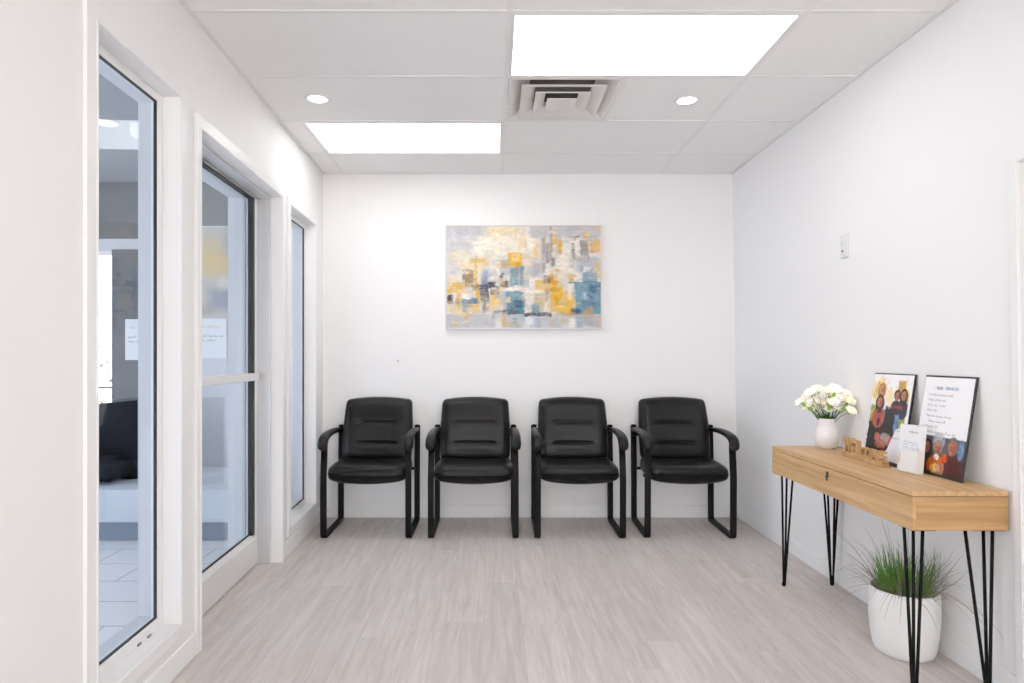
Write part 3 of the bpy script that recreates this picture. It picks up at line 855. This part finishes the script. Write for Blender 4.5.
# (px, py) of the blooms, scattered over the bouquet
targets = [(802, 403, 0), (808, 398, 1), (814, 394, 0), (818, 391, 1), (822, 398, 0), (829, 392, 1), (835, 391, 0), (840, 396, 1), (845, 397, 1), (848, 402, 1), (850, 412, 1), (843, 404, 0),
           (838, 400, 0), (833, 404, 0), (826, 405, 1), (819, 403, 0), (812, 404, 0), (808, 408, 1), (815, 410, 0), (823, 411, 0), (829, 411, 0), (837, 409, 0), (844, 408, 0), (831, 398, 0), (825, 393, 0), (811, 394, 0)]
protos = {}
for i, (px, py, k) in enumerate(targets):
    dep = 3.375 + random.uniform(-.06, .05) - (px - 826) * .0022
    x, y, z = P(px, py, dep)
    if x > 1.825: y = 1.825 * F / (px - VX); x = 1.825; z = CAMZ + (VY - py) / F * y
    r = random.uniform(.029, .036)
    fl = empty('carnation', (x, y, z)); 
    tag(fl, 'white carnation with ruffled petals in the white vase' if k == 0 else 'cream-edged carnation with ruffled petals in the white vase', 'flower',
        'white carnations in the vase' if k == 0 else 'cream carnations in the vase')
    ax = Vector((x - VXc, y - VYc, .16)).normalized()
    b = bloom_mesh(i, r).build('bloom', M['petal_c' if k else 'petal'], fl, fix=False)
    b.rotation_euler = ax.to_track_quat('Z', 'Y').to_euler()
    st = MB(); base = Vector((VXc + (x - VXc) * .16, VYc + (y - VYc) * .16, TZ1 + .12)) - Vector((x, y, z))
    st.tube([-ax * .002, base * .45 + Vector((0, 0, .012)), base], .0017, 6); st.build('stem', M['leaf'], fl)
    cx = MB(); cx.tube([-ax * .014, -ax * .004, ax * .004], [.003, .007, .009], 8); cx.build('calyx', M['bud'], fl)
for i, (px, py) in enumerate(((804, 404), (811, 409), (830, 399), (828, 403), (832, 405), (846, 408), (834, 395), (842, 410), (829, 408))):
    dep = 3.33 - (px - 826) * .002
    x, y, z = P(px, py, dep)
    if x > 1.83: y = 1.83 * F / (px - VX); x = 1.83; z = CAMZ + (VY - py) / F * y
    fb = empty('flower_bud', (x, y, z)); tag(fb, 'small green unopened bud among the carnations in the white vase', 'flower bud', 'green buds in the vase')
    ax = Vector((x - VXc, y - VYc, .16)).normalized()
    m_ = MB(); m_.tube([-ax * .014, -ax * .008, ax * .002, ax * .012, ax * .016], [.003, .008, .010, .006, .002], 10); m_.build('bud', M['bud'], fb)
    st = MB(); base = Vector((VXc + (x - VXc) * .16, VYc + (y - VYc) * .16, TZ1 + .12)) - Vector((x, y, z))
    st.tube([-ax * .01, base * .45 + Vector((0, 0, .01)), base], .0015, 6); st.build('stem', M['leaf'], fb)
mb = MB()
for k in range(210):
    th = random.uniform(0, 2 * math.pi); sp = random.uniform(.1, .55); L = random.uniform(.02, .060)
    p0 = Vector((math.cos(th) * .036 * random.random(), math.sin(th) * .036 * random.random(), .135))
    dv = Vector((math.cos(th) * sp, math.sin(th) * sp, 1)).normalized()
    side = Vector((-dv.y, dv.x, .2)).normalized()
    mb.strip([p0, p0 + dv * L * .5, p0 + dv * L + Vector((math.cos(th), math.sin(th), 0)) * .008], .0035, side)
o = mb.build('bouquet_greenery', M['leaf'], None, fix=False); o.location = (VXc, VYc, TZ1)
tag(o, 'dense green leaves at the mouth of the white vase', 'leaves', kind='stuff')

# ------------------------------------------------------------------ text
def text_mesh(txt, size, m, parent, name, x, y, z, bold=0., extr=.0, align='LEFT'):
    cu = bpy.data.curves.new(name, 'FONT'); cu.body = txt; cu.size = size; cu.align_x = align; cu.offset = bold; cu.extrude = extr
    to = bpy.data.objects.new(name + '_tmp', cu); COL.objects.link(to)
    bpy.context.view_layer.update()
    me = bpy.data.meshes.new_from_object(to.evaluated_get(bpy.context.evaluated_depsgraph_get()))
    bpy.data.objects.remove(to); bpy.data.curves.remove(cu)
    me.name = name
    me.transform(Matrix.Rotation(R(90), 4, 'X'))
    me.transform(Matrix.Translation((x, y, z)))
    me.materials.clear(); me.materials.append(m)
    o = bpy.data.objects.new(name, me); COL.objects.link(o); o.parent = parent
    return o
def scribble(mb, x, z, length, h, y, seed):
    """an unreadable line of tiny print: short strokes grouped as words"""
    rnd = random.Random(seed); x1 = x + length
    while x < x1:
        n = rnd.randint(4, 9)
        for k in range(n):
            hh = h * rnd.choice((.55, .55, .6, 1.0)); wv = h * .16
            mb.add([(x, y, z), (x + wv, y, z), (x + wv, y, z + hh), (x, y, z + hh)], [(0, 1, 2, 3)])
            if rnd.random() < .6:
                q = rnd.choice((0, hh - wv, hh * .45))
                mb.add([(x, y, z + q), (x + h * .45, y, z + q), (x + h * .45, y, z + q + wv), (x, y, z + q + wv)], [(0, 1, 2, 3)])
            x += h * .55
            if x > x1: break
        x += h * .55

# ------------------------------------------------------------------ photo boards leaning on the wall
BWd, BHt = .290, .412
def board(name, yc, label, w=BWd, h=BHt):
    xb = 1.795; o = empty(name, (xb, yc, TZ1 + .0005), (R(-8.6), 0, R(-90))); tag(o, label, 'photo board')
    mb = MB(); mb.box(-w / 2, w / 2, 0, .009, 0, h); mb.build('black_frame', M['black_edge'], o, .0012)
    return o
def person(c, x, y, s, skin, hair, top, hairlong=False, asp=.71):
    """plain generic head and shoulders for the printed photos (s = head radius in x units)"""
    c.ell(x, y + s * 2.3, s * 2.0, s * 1.7 * asp * 1.25, top, jit=.01)
    if hairlong: c.ell(x, y + s * .5 * asp, s * 1.35, s * 1.9 * asp, hair, jit=.015)
    c.ell(x, y - s * .15 * asp, s * 1.15, s * 1.3 * asp, hair, jit=.01)
    c.ell(x, y + s * .15 * asp, s * .82, s * 1.05 * asp, skin, jit=.008)
    c.ell(x - s * .30, y + s * .02 * asp, s * .20, s * .12 * asp, (92, 62, 56), .55, .9)
    c.ell(x + s * .30, y + s * .02 * asp, s * .20, s * .12 * asp, (92, 62, 56), .55, .9)
    c.ell(x - s * .1, y + s * .55 * asp, s * .34, s * .16 * asp, (176, 92, 84), .6, .9)
    c.ell(x + s * .45, y + s * .3 * asp, s * .35, s * .7 * asp, (120, 70, 56), .45, .9)
# board 1: two stacked photographs and white text area, far one
b1 = board('photo_board', 2.958, 'black-edged photo board with autumn family pictures leaning on the wall behind the wooden word sign', .300)
c = Canvas(120, 165, (238, 238, 242))
c.ell(.12, .22, .10, .12, (240, 206, 120), .9, .5, .1); c.ell(.25, .13, .14, .09, (238, 200, 120), .8, .5, .1); c.ell(.76, .16, .13, .11, (226, 180, 90), .9, .4, .1)
c.ell(.46, .24, .10, .08, (244, 222, 170), .8, .5, .1); c.ell(.90, .26, .08, .10, (240, 214, 120), .9, .4, .08)
c.rect(.02, .36, .22, .60, (152, 176, 70), .95, .02); c.rect(.03, .42, .16, .52, (212, 206, 96), .8, .03); c.rect(.76, .46, .93, .62, (160, 176, 62), .95, .02); c.rect(.80, .50, .88, .60, (222, 208, 70), .8, .03)
c.rect(.02, .56, .80, .99, (34, 30, 32), 1, .02)
c.rect(.40, .36, .78, .66, (46, 46, 52), 1, .03)
person(c, .26, .18, .072, (214, 160, 130), (196, 142, 80), (238, 226, 214), True)
person(c, .66, .24, .066, (196, 132, 104), (60, 46, 44), (56, 54, 62), False)
person(c, .82, .23, .072, (212, 152, 122), (72, 52, 46), (70, 66, 74), True)
c.rect(.52, .34, .84, .40, (192, 96, 84), .85, .03)
person(c, .25, .33, .082, (206, 142, 118), (52, 38, 36), (196, 112, 96), True)
c.rect(.14, .42, .24, .60, (188, 104, 92), .95, .02); c.rect(.30, .40, .42, .60, (188, 104, 92), .95, .02); c.rect(.23, .52, .32, .62, (44, 42, 50), 1, .02)
c.rect(.40, .40, .66, .60, (60, 62, 68), .9, .04); c.rect(.66, .45, .78, .66, (134, 164, 206), .95, .02)
c.ell(.45, .70, .16, .09, (64, 52, 50)); c.ell(.30, .74, .07, .05, (206, 120, 104)); c.ell(.52, .76, .14, .07, (196, 178, 170), .9, .4); c.ell(.42, .82, .15, .05, (206, 134, 112), .9, .4)
c.ell(.68, .78, .09, .07, (198, 108, 96)); c.rect(.40, .85, .66, .99, (110, 46, 40), .95, .03); c.rect(.60, .80, .78, .88, (90, 62, 56), .9, .03)
c.poly([(.985, .61), (.74, .62), (.70, .70), (.60, .86), (.46, .99), (.985, .99)], (234, 234, 240))
c.poly([(.94, .0), (1, 0), (1, .62), (.94, .62)], (236, 236, 240))
c.a *= (1 + (.5 * c.n3 + .35 * c.n1) * np.clip((c.a.mean(-1) < .5) + .15, 0, 1))[..., None]
c.a = np.clip(c.a, 0, 1) ** 1.25 * np.where(c.a.mean(-1, keepdims=True) < .6, .9, 1.18); c.mesh('print', .292, .398, M['print'], b1, y=-.0012, z0=.008)
for q in ((.06, .150, .065, 3), (.05, .115, .075, 4)):
    mb = MB(); scribble(mb, q[0], q[1], q[2], .008, -.0022, q[3]); mb.build('small_print', M['ink_dark'], b1, fix=False)
# board 2: list above a family picture
b2 = board('photo_board', 2.596, 'black-edged board with a printed list above a family photo, leaning on the wall')
c = Canvas(120, 165, (238, 238, 243))
c.rect(-.1, .615, 1.1, 1.1, (96, 104, 112), 1, .006, .0)
c.ell(.10, .68, .10, .12, (60, 60, 64), .9, .5); c.ell(.48, .66, .12, .08, (196, 200, 206), .9, .4); c.rect(.80, .62, 1.1, .86, (70, 92, 118), .9, .04); c.ell(.92, .72, .06, .10, (150, 178, 206), .8, .5)
person(c, .25, .735, .080, (196, 128, 104), (40, 32, 32), (58, 40, 40), True)
person(c, .76, .70, .100, (198, 128, 102), (130, 126, 124), (112, 30, 28), False)
c.rect(.62, .80, 1.02, 1.02, (104, 26, 24), .95, .04); c.ell(.82, .90, .12, .12, (92, 22, 22), .9)
person(c, .47, .74, .085, (208, 146, 118), (176, 166, 160), (222, 118, 48), False)
c.ell(.46, .93, .17, .12, (224, 120, 44)); c.ell(.47, .96, .10, .07, (250, 206, 130), .95, .4); c.ell(.47, .825, .05, .03, (236, 230, 226)); c.ell(.62, .83, .07, .05, (224, 104, 40), .9)
c.ell(.12, .93, .10, .12, (66, 36, 36)); c.ell(.18, .88, .06, .05, (190, 116, 96), .9); c.rect(-.1, .965, 1.1, 1.1, (48, 24, 26), .8, .03); c.ell(.58, .94, .07, .06, (206, 160, 140), .7)
c.a *= (1 + (.6 * c.n3 + .4 * c.n1) * (c.yy > .62))[..., None]
c.a = np.clip(c.a, 0, 1) ** 1.25 * np.where(c.a.mean(-1, keepdims=True) < .6, .9, 1.18); c.mesh('print', .282, .394, M['print'], b2, y=-.0012, z0=.010)
text_mesh('- OUR', .0175, M['ink_dark'], b2, 'heading', -.074, -.0026, .353, .00012); text_mesh('SERVICES -', .0175, M['ink_blue'], b2, 'heading', -.012, -.0026, .353, .00012)
mb = MB()
for k, (x, ln) in enumerate(((-.095, .130), (-.095, .095), (-.095, .092), (-.095, .052), (-.095, .140), (-.086, .100), (-.095, .066), (-.095, .175), (-.086, .118))):
    z = .327 - k * .0222
    if x < -.09: mb.box(x - .008, x - .004, -.0024, -.0020, z + .003, z + .007)
    scribble(mb, x, z, ln, .0098, -.0026, 20 + k)
mb.build('printed_list', M['ink'], b2, fix=False)

# white card stand in front of the boards
cs = empty('leaflet_holder', (1.752, 2.690, TZ1 + .0005), (R(-5), 0, R(-90 + 6))); tag(cs, 'white acrylic leaflet holder standing in front of the two photo boards', 'leaflet holder')
mb = MB(); mb.box(-.070, .070, .0, .004, .0, .198); mb.box(-.070, .070, -.030, .004, 0, .003); mb.build('back_panel', M['acrylic'], cs, .001)
mb = MB(); mb.box(-.022, .068, -.032, -.026, .003, .092); mb.box(.066, .070, -.032, 0, 0, .098); mb.box(-.024, -.020, -.030, 0, .003, .09); mb.build('front_pocket', M['acrylic'], cs, .002)
lf_ = empty('printed_leaflet', (1.752, 2.690, TZ1 + .0005), (R(-5), 0, R(-90 + 6))); tag(lf_, 'white printed leaflet with small blue lines in the acrylic holder', 'leaflet')
mb = MB(); mb.box(-.067, .066, -.0045, -.0006, .004, .194); mb.build('sheet', M['paper'], lf_)
mb = MB(); scribble(mb, -.012, .166, .050, .008, -.0056, 40); mb.build('blue_print', M['ink_dark'], lf_, fix=False)
mb = MB()
for k, (x, z, ln) in enumerate(((-.045, .112, .035), (.005, .112, .035), (-.045, .100, .03), (.005, .100, .045), (-.035, .122, .07))): scribble(mb, x, z, ln, .006, -.0056, 50 + k)
mb.build('small_print', M['ink_blue'], lf_, fix=False)
c = Canvas(20, 26, (236, 214, 168)); c.ell(.5, .5, .4, .4, (226, 186, 116), .8, .6); c.a *= (1 + .3 * c.n3)[..., None]
c.mesh('tan_picture', .034, .05, M['print'], lf_, y=-.0054, x0=-.062, z0=.028)
# dark pen behind
mb = MB(); mb.tube([(0, 0, 0), (0, .11, 0)], .0045, 8); o = mb.build('pen', mat('dark_red_pen', (.05, .014, .012), .4)); o.location = (1.765, 2.775, TZ1 + .0045)
tag(o, 'dark pen lying on the table behind the leaflet holder', 'pen')

# wooden word sign
sg = empty('wooden_word_sign', (1.722, 2.968, TZ1 + .0005), (0, 0, R(-90 - 2.5))); tag(sg, 'pale cut-out wooden word sign standing on the table before the photo boards', 'sign')
mb = MB(); mb.box(-.172, .172, -.018, .018, 0, .022); mb.build('base', M['cutwood'], sg, .002)
xs = -.172
for ch, wd, hh in (('W', .070, .088), ('E', .044, .084), ('L', .038, .080), ('C', .046, .062), ('O', .050, .062), ('M', .054, .062), ('E', .042, .064)):
    o = text_mesh(ch, .1, M['cutwood'], sg, 'letter', 0, 0, 0, .0032, .011)
    me = o.data
    X = [v.co.x for v in me.vertices]; Z = [v.co.z for v in me.vertices]; Y = [v.co.y for v in me.vertices]
    for v_ in me.vertices:
        v_.co.x = xs + (v_.co.x - min(X)) / (max(X) - min(X)) * wd
        v_.co.z = .016 + (v_.co.z - min(Z)) / (max(Z) - min(Z)) * (hh - .012)
    xs += wd

# ------------------------------------------------------------------ potted grass
PX, PY_ = 1.728, 2.690
pg = empty('potted_grass', (PX, PY_, 0)); tag(pg, 'ornamental grass in a white round pot on the floor under the console table', 'potted plant')
mb = MB()
mb.lathe([(.002, .0), (.098, .0), (.108, .006), (.117, .03), (.126, .09), (.131, .16), (.131, .22), (.1275, .262), (.126, .270), (.122, .271), (.119, .266), (.118, .20), (.002, .19)], 64)
mb.build('pot', M['pot'], pg)
mb = MB(); mb.lathe([(.002, .19), (.119, .19), (.119, .214), (.06, .222), (.002, .224)], 40); mb.build('soil', M['soil'], pg)
random.seed(21)
def blades(n, lmin, lmax, spread, droop, w, r0):
    mb = MB()
    for k in range(n):
        th = random.uniform(0, 2 * math.pi); L = random.uniform(lmin, lmax); sp = random.uniform(spread[0], spread[1]); dr = random.uniform(*droop)
        rr = r0 * math.sqrt(random.random())
        p = Vector((math.cos(th) * rr, math.sin(th) * rr, .215)); out = Vector((math.cos(th), math.sin(th), 0))
        dirv = (out * sp + Vector((0, 0, 1))).normalized(); pts = [p.copy()]; seg = 9
        for q in range(seg):
            p = p + dirv * (L / seg); dirv = (dirv + Vector((0, 0, -dr / seg)) + out * (dr * .25 / seg)).normalized()
            lim = 1.862 - PX
            if p.x > lim: p.x = lim - random.uniform(0, .004)
            pts.append(p.copy())
        side = Vector((-out.y, out.x, 0)) if random.random() < .5 else Vector((1, -.5, 0)).normalized()
        mb.strip(pts, w * random.uniform(.7, 1.2), side)
    return mb
blades(330, .10, .235, (.02, .42), (.0, .25), .0019, .085).build('green_blades', M['grass'], pg, fix=False)
blades(150, .20, .37, (.28, 1.0), (.4, 2.2), .0014, .09).build('dry_blades', M['dry'], pg, fix=False)

# wall plate
wp = empty('wall_plate', (RX(1.83), 3.372, 1.828), (0, 0, R(-90))); tag(wp, 'small white switch plate on the right wall above the console table', 'switch plate')
mb = MB(); mb.box(-.036, .036, -.010, 0, -.060, .060); pl = mb.build('plate', M['plastic'], wp, .003)
mb = MB(); mb.lathe([(.007, -.002), (.006, .004), (.001, .005)], 16)
o = mb.build('button', M['steel'], wp); o.location = (-.006, -.010, -.026); o.rotation_euler = (R(90), 0, 0)
mb = MB(); mb.lathe([(.003, -.001), (.003, .0015), (.001, .002)], 10); o = mb.build('indicator', M['steel'], wp); o.location = (-.006, -.010, .014); o.rotation_euler = (R(90), 0, 0)

# ------------------------------------------------------------------ lobby beyond the glass
LYE = 5.2; LXW = -4.6
mb = MB(); mb.box(LXW - .1, -1.2, -1.5, LYE + .1, -.08, -.003)
mb2 = MB(); mb2.hexa([(LXW - .1, -1.5, -.08), (LX(-1.5) - .17, -1.5, -.08), (LX(LYE) - .17, LYE + .1, -.08), (LXW - .1, LYE + .1, -.08),
                      (LXW - .1, -1.5, -.002), (LX(-1.5) - .17, -1.5, -.002), (LX(LYE) - .17, LYE + .1, -.002), (LXW - .1, LYE + .1, -.002)])
struct(mb2, 'floor_lobby', M['tiles'])
mb2 = MB(); mb2.hexa([(LXW - .1, -1.5, H), (LX(-1.5) - .16, -1.5, H), (LX(LYE) - .16, LYE + .1, H), (LXW - .1, LYE + .1, H),
                      (LXW - .1, -1.5, H + .08), (LX(-1.5) - .16, -1.5, H + .08), (LX(LYE) - .16, LYE + .1, H + .08), (LXW - .1, LYE + .1, H + .08)])
struct(mb2, 'ceiling_lobby', M['lobby_ceil'])
mb = MB(); mb.box(LXW - .1, LX(0), -1.6, -1.5, 0, H); struct(mb, 'wall_lobby_near', M['lobby_wall'])
# end wall: light wall, dark column, header, glazing
mb = MB(); mb.box(-2.80, LX(LYE) - .162, LYE, LYE + .1, 0, 2.2); struct(mb, 'wall_lobby_end', M['lobby_wall'])
mb = MB(); mb.box(LXW, LX(LYE) - .162, LYE - .02, LYE + .1, 2.20, H); struct(mb, 'trim_7', M['lobby_soffit'])
mb = MB(); mb.box(LXW, -2.80, LYE - .01, LYE + .1, 2.11, 2.20); struct(mb, 'trim_8', M['lobby_wall'])
mb = MB(); mb.box(-3.10, -2.80, LYE - .03, LYE + .1, 1.42 - .85, 2.11); struct(mb, 'trim_9', M['lobby_column'], .004)
mb = MB(); mb.box(LXW, -2.80, LYE, LYE + .1, 0, .56); struct(mb, 'trim_10', M['lobby_wall'])
mb = MB(); mb.box(LXW, -3.10, LYE + .03, LYE + .06, .56, .60); mb.box(LXW, -3.10, LYE + .03, LYE + .06, 2.07, 2.11); mb.box(LXW, LXW + .04, LYE + .03, LYE + .06, .6, 2.07); mb.box(-3.9, -3.86, LYE + .03, LYE + .06, .6, 2.07)
w3 = struct(mb, 'window_3', M['alu_light'])
mb = MB(); mb.box(LXW + .04, -3.10, LYE + .04, LYE + .045, .60, 2.07); mb.build('glass_pane', M['glass'], w3)
# street-side glazing
mb = MB()
for y in (-1.5, -.2, 1.1, 2.4, 3.7, 5.1): mb.box(LXW - .05, LXW, y - .03, y + .03, 0, H)
mb.box(LXW - .05, LXW, -1.5, LYE, 0, .12); mb.box(LXW - .05, LXW, -1.5, LYE, 2.3, H)
w4 = struct(mb, 'window_4', M['alu_light'])
mb = MB(); mb.box(LXW - .03, LXW - .025, -1.5, LYE, .12, 2.3); mb.build('glass_pane', M['glass_tint'], w4)
# low plinth
mb = MB(); mb.box(-4.2, -1.75, 4.30, LYE, .125, .345); pz = struct(mb, 'trim_11', M['plinth'], .004)
mb = MB(); mb.box(-4.2, -1.75, 4.32, LYE, 0, .124); struct(mb, 'trim_12', M['plinth_dark'])
# lounge chair on the plinth, facing the street
lc = empty('lounge_chair', (-2.86, 4.74, .345)); tag(lc, 'dark navy lounge chair with a curved back seen through the first window', 'chair')
def rounded(mb_, x0, x1, y0, y1, z0, z1): mb_.box(x0, x1, y0, y1, z0, z1)
m_ = MB(); m_.box(-.62, .20, -.32, .32, .02, .18); m_.build('seat', M['navy'], lc, .05, seg=5)
m_ = MB()
bp = []
for k in range(9):
    t = k / 8; bp.append((-.02 + .06 * math.sin(t * 2.2) + .02 * t, 0, .06 + .50 * t))
m_.tube(bp, [(.30, .11)] * 7 + [(.29, .10), (.26, .07)], 20, flat=None)
# orient so the wide axis lies along Y
m_.v = [(x if True else 0, y, z) for x, y, z in m_.v]
m_.build('backrest', M['navy'], lc)
m_ = MB()
for s in (-1, 1): m_.box(-.40, .0, .27 * s - .04, .27 * s + .04, .10, .26)
m_.build('side_arm', M['navy'], lc, .03, seg=4)
m_ = MB()
for sx in (-.5, .12):
    for sy in (-.26, .26): m_.tube([(sx, sy, 0), (sx, sy, .05)], .015, 8)
m_.build('foot', M['steel'], lc)
# lobby picture and notices
lp = empty('lobby_painting', (-2.22, LYE - .004, 1.54)); tag(lp, 'blurred abstract ochre and grey picture on the lobby wall beyond the glass door', 'painting')
mb = MB(); mb.box(-.42, .42, -.03, 0, 0, .76); mb.build('stretched_canvas', M['silver_frame'], lp)
c = Canvas(50, 40, (196, 188, 178))
c.rect(0, .1, .55, .5, (214, 186, 130), .9, .08); c.rect(.3, .25, .8, .6, (222, 184, 104), .8, .1); c.rect(.5, .05, .9, .35, (176, 168, 160), .8, .1); c.rect(.35, .6, 1, .95, (128, 138, 148), .9, .1); c.rect(.45, .5, .7, .7, (226, 216, 200), .9, .08); c.rect(0, .8, .5, 1, (150, 140, 130), .8, .1)
c.mesh('painted_surface', .82, .74, M['paint'], lp, y=-.031, z0=.01)
def notice(x, y, z0, w, h, label, px=.0):
    o = empty('notice', (x, y, z0)); tag(o, label, 'sign')
    mb = MB(); mb.box(-w / 2, w / 2, -.004, 0, 0, h); mb.build('sheet', M['paper'], o)
    mb = MB(); scribble(mb, -w * .34, h * .77, w * .68, .024, -.0045, 70); mb.build('heading', M['orange'], o, fix=False)
    mb = MB(); scribble(mb, -w * .40, h * .54, w * .8, .022, -.0045, 71); scribble(mb, -w * .38, h * .43, w * .5, .022, -.0045, 72); mb.build('small_print', M['ink_dark'], o, fix=False)
    return o
notice(-2.29, LYE - .036, 1.228, .25, .32, 'white paper notice with an orange heading seen through the glass door')
notice(-2.865, LYE - .036, 1.215, .235, .33, 'white paper notice with an orange heading on the dark column, seen through the first window')
o = None
downlight(-2.345, 3.86, 'round downlight in the lobby ceiling seen through the first window')

# outdoors
mb = MB(); mb.box(-40, 40, -40, 50, -.14, -.09); o = mb.build('ground_outside', M['ground']); tag(o, kind='structure')
hd = empty('hedge', (-5.4, 9.2, -.09)); tag(hd, 'pale frosted hedge outdoors beyond the lobby window', 'hedge')
mb = MB(); rnd = random.Random(3)
for k in range(420):
    p = Vector((rnd.uniform(-1.6, 1.6), rnd.uniform(-.3, .3), rnd.uniform(.05, 1.5))); a = Vector((rnd.uniform(-1, 1), rnd.uniform(-1, 1), rnd.uniform(-1, 1))).normalized(); b = a.orthogonal()
    s_ = rnd.uniform(.02, .05)
    mb.add([p - a * s_, p + b * s_ * .6, p + a * s_, p - b * s_ * .6], [(0, 1, 2, 3)])
mb.build('leaves', M['hedge'], hd, fix=False)
# wrought-iron chair outdoors
ic = empty('garden_chair', (-3.75, 5.95, -.09)); tag(ic, 'black wrought-iron garden chair with scrollwork outdoors, through the first window', 'chair')
m_ = MB()
for sx in (-.22, .22):
    m_.tube([(sx, .2, 0), (sx, .2, .45), (sx * .95, .24, .98)], .012, 8)
m_.tube([(-.21, .24, .98), (-.1, .25, 1.03), (.1, .25, 1.03), (.21, .24, .98)], .012, 8); m_.tube([(-.22, .21, .55), (.22, .21, .55)], .010, 8)
for cx_ in (-.11, .11):
    for zz in (.66, .84):
        m_.tube([(cx_ + math.cos(t * .7) * (.085 - t * .006), .225, zz + math.sin(t * .7) * (.085 - t * .006)) for t in range(12)], .008, 6)
m_.build('backrest', M['rod'], ic)
m_ = MB(); m_.lathe([(.001, .44), (.23, .44), (.235, .45), (.23, .46), (.001, .46)], 24); m_.build('seat', M['rod'], ic)
for sx in (-.2, .2):
    m_ = MB(); m_.tube([(sx * .8, -.16, .45), (sx, -.2, 0)], .012, 8); m_.build('leg', M['rod'], ic)

# ------------------------------------------------------------------ world, lights, camera
wd = bpy.data.worlds.new('world'); scene.world = wd; wd.use_nodes = True
nt = wd.node_tree; bg = nt.nodes['Background']
bg.inputs['Color'].default_value = (1.0, .972, .957, 1); bg.inputs['Strength'].default_value = 4.2

sl = bpy.data.lights.new('sun', 'SUN'); sl.energy = 19.0; sl.angle = R(3); sl.color = (1, .975, .96)
so = bpy.data.objects.new('sun', sl); COL.objects.link(so); so.rotation_euler = (R(8), R(48), 0)

cam = bpy.data.cameras.new('camera'); co = bpy.data.objects.new('camera', cam); COL.objects.link(co)
co.location = (0, 0, CAMZ); co.rotation_euler = (R(90), 0, 0)
cam.sensor_width = 36; cam.lens = F / 1024 * 36
cam.shift_x = (512 - VX) / 1024; cam.shift_y = (VY - 341.5) / 1024
cam.clip_start = .05
scene.camera = co
scene.view_settings.view_transform = 'Standard'
scene.view_settings.look = 'None'
scene.view_settings.exposure = .34
scene.view_settings.gamma = 1.16
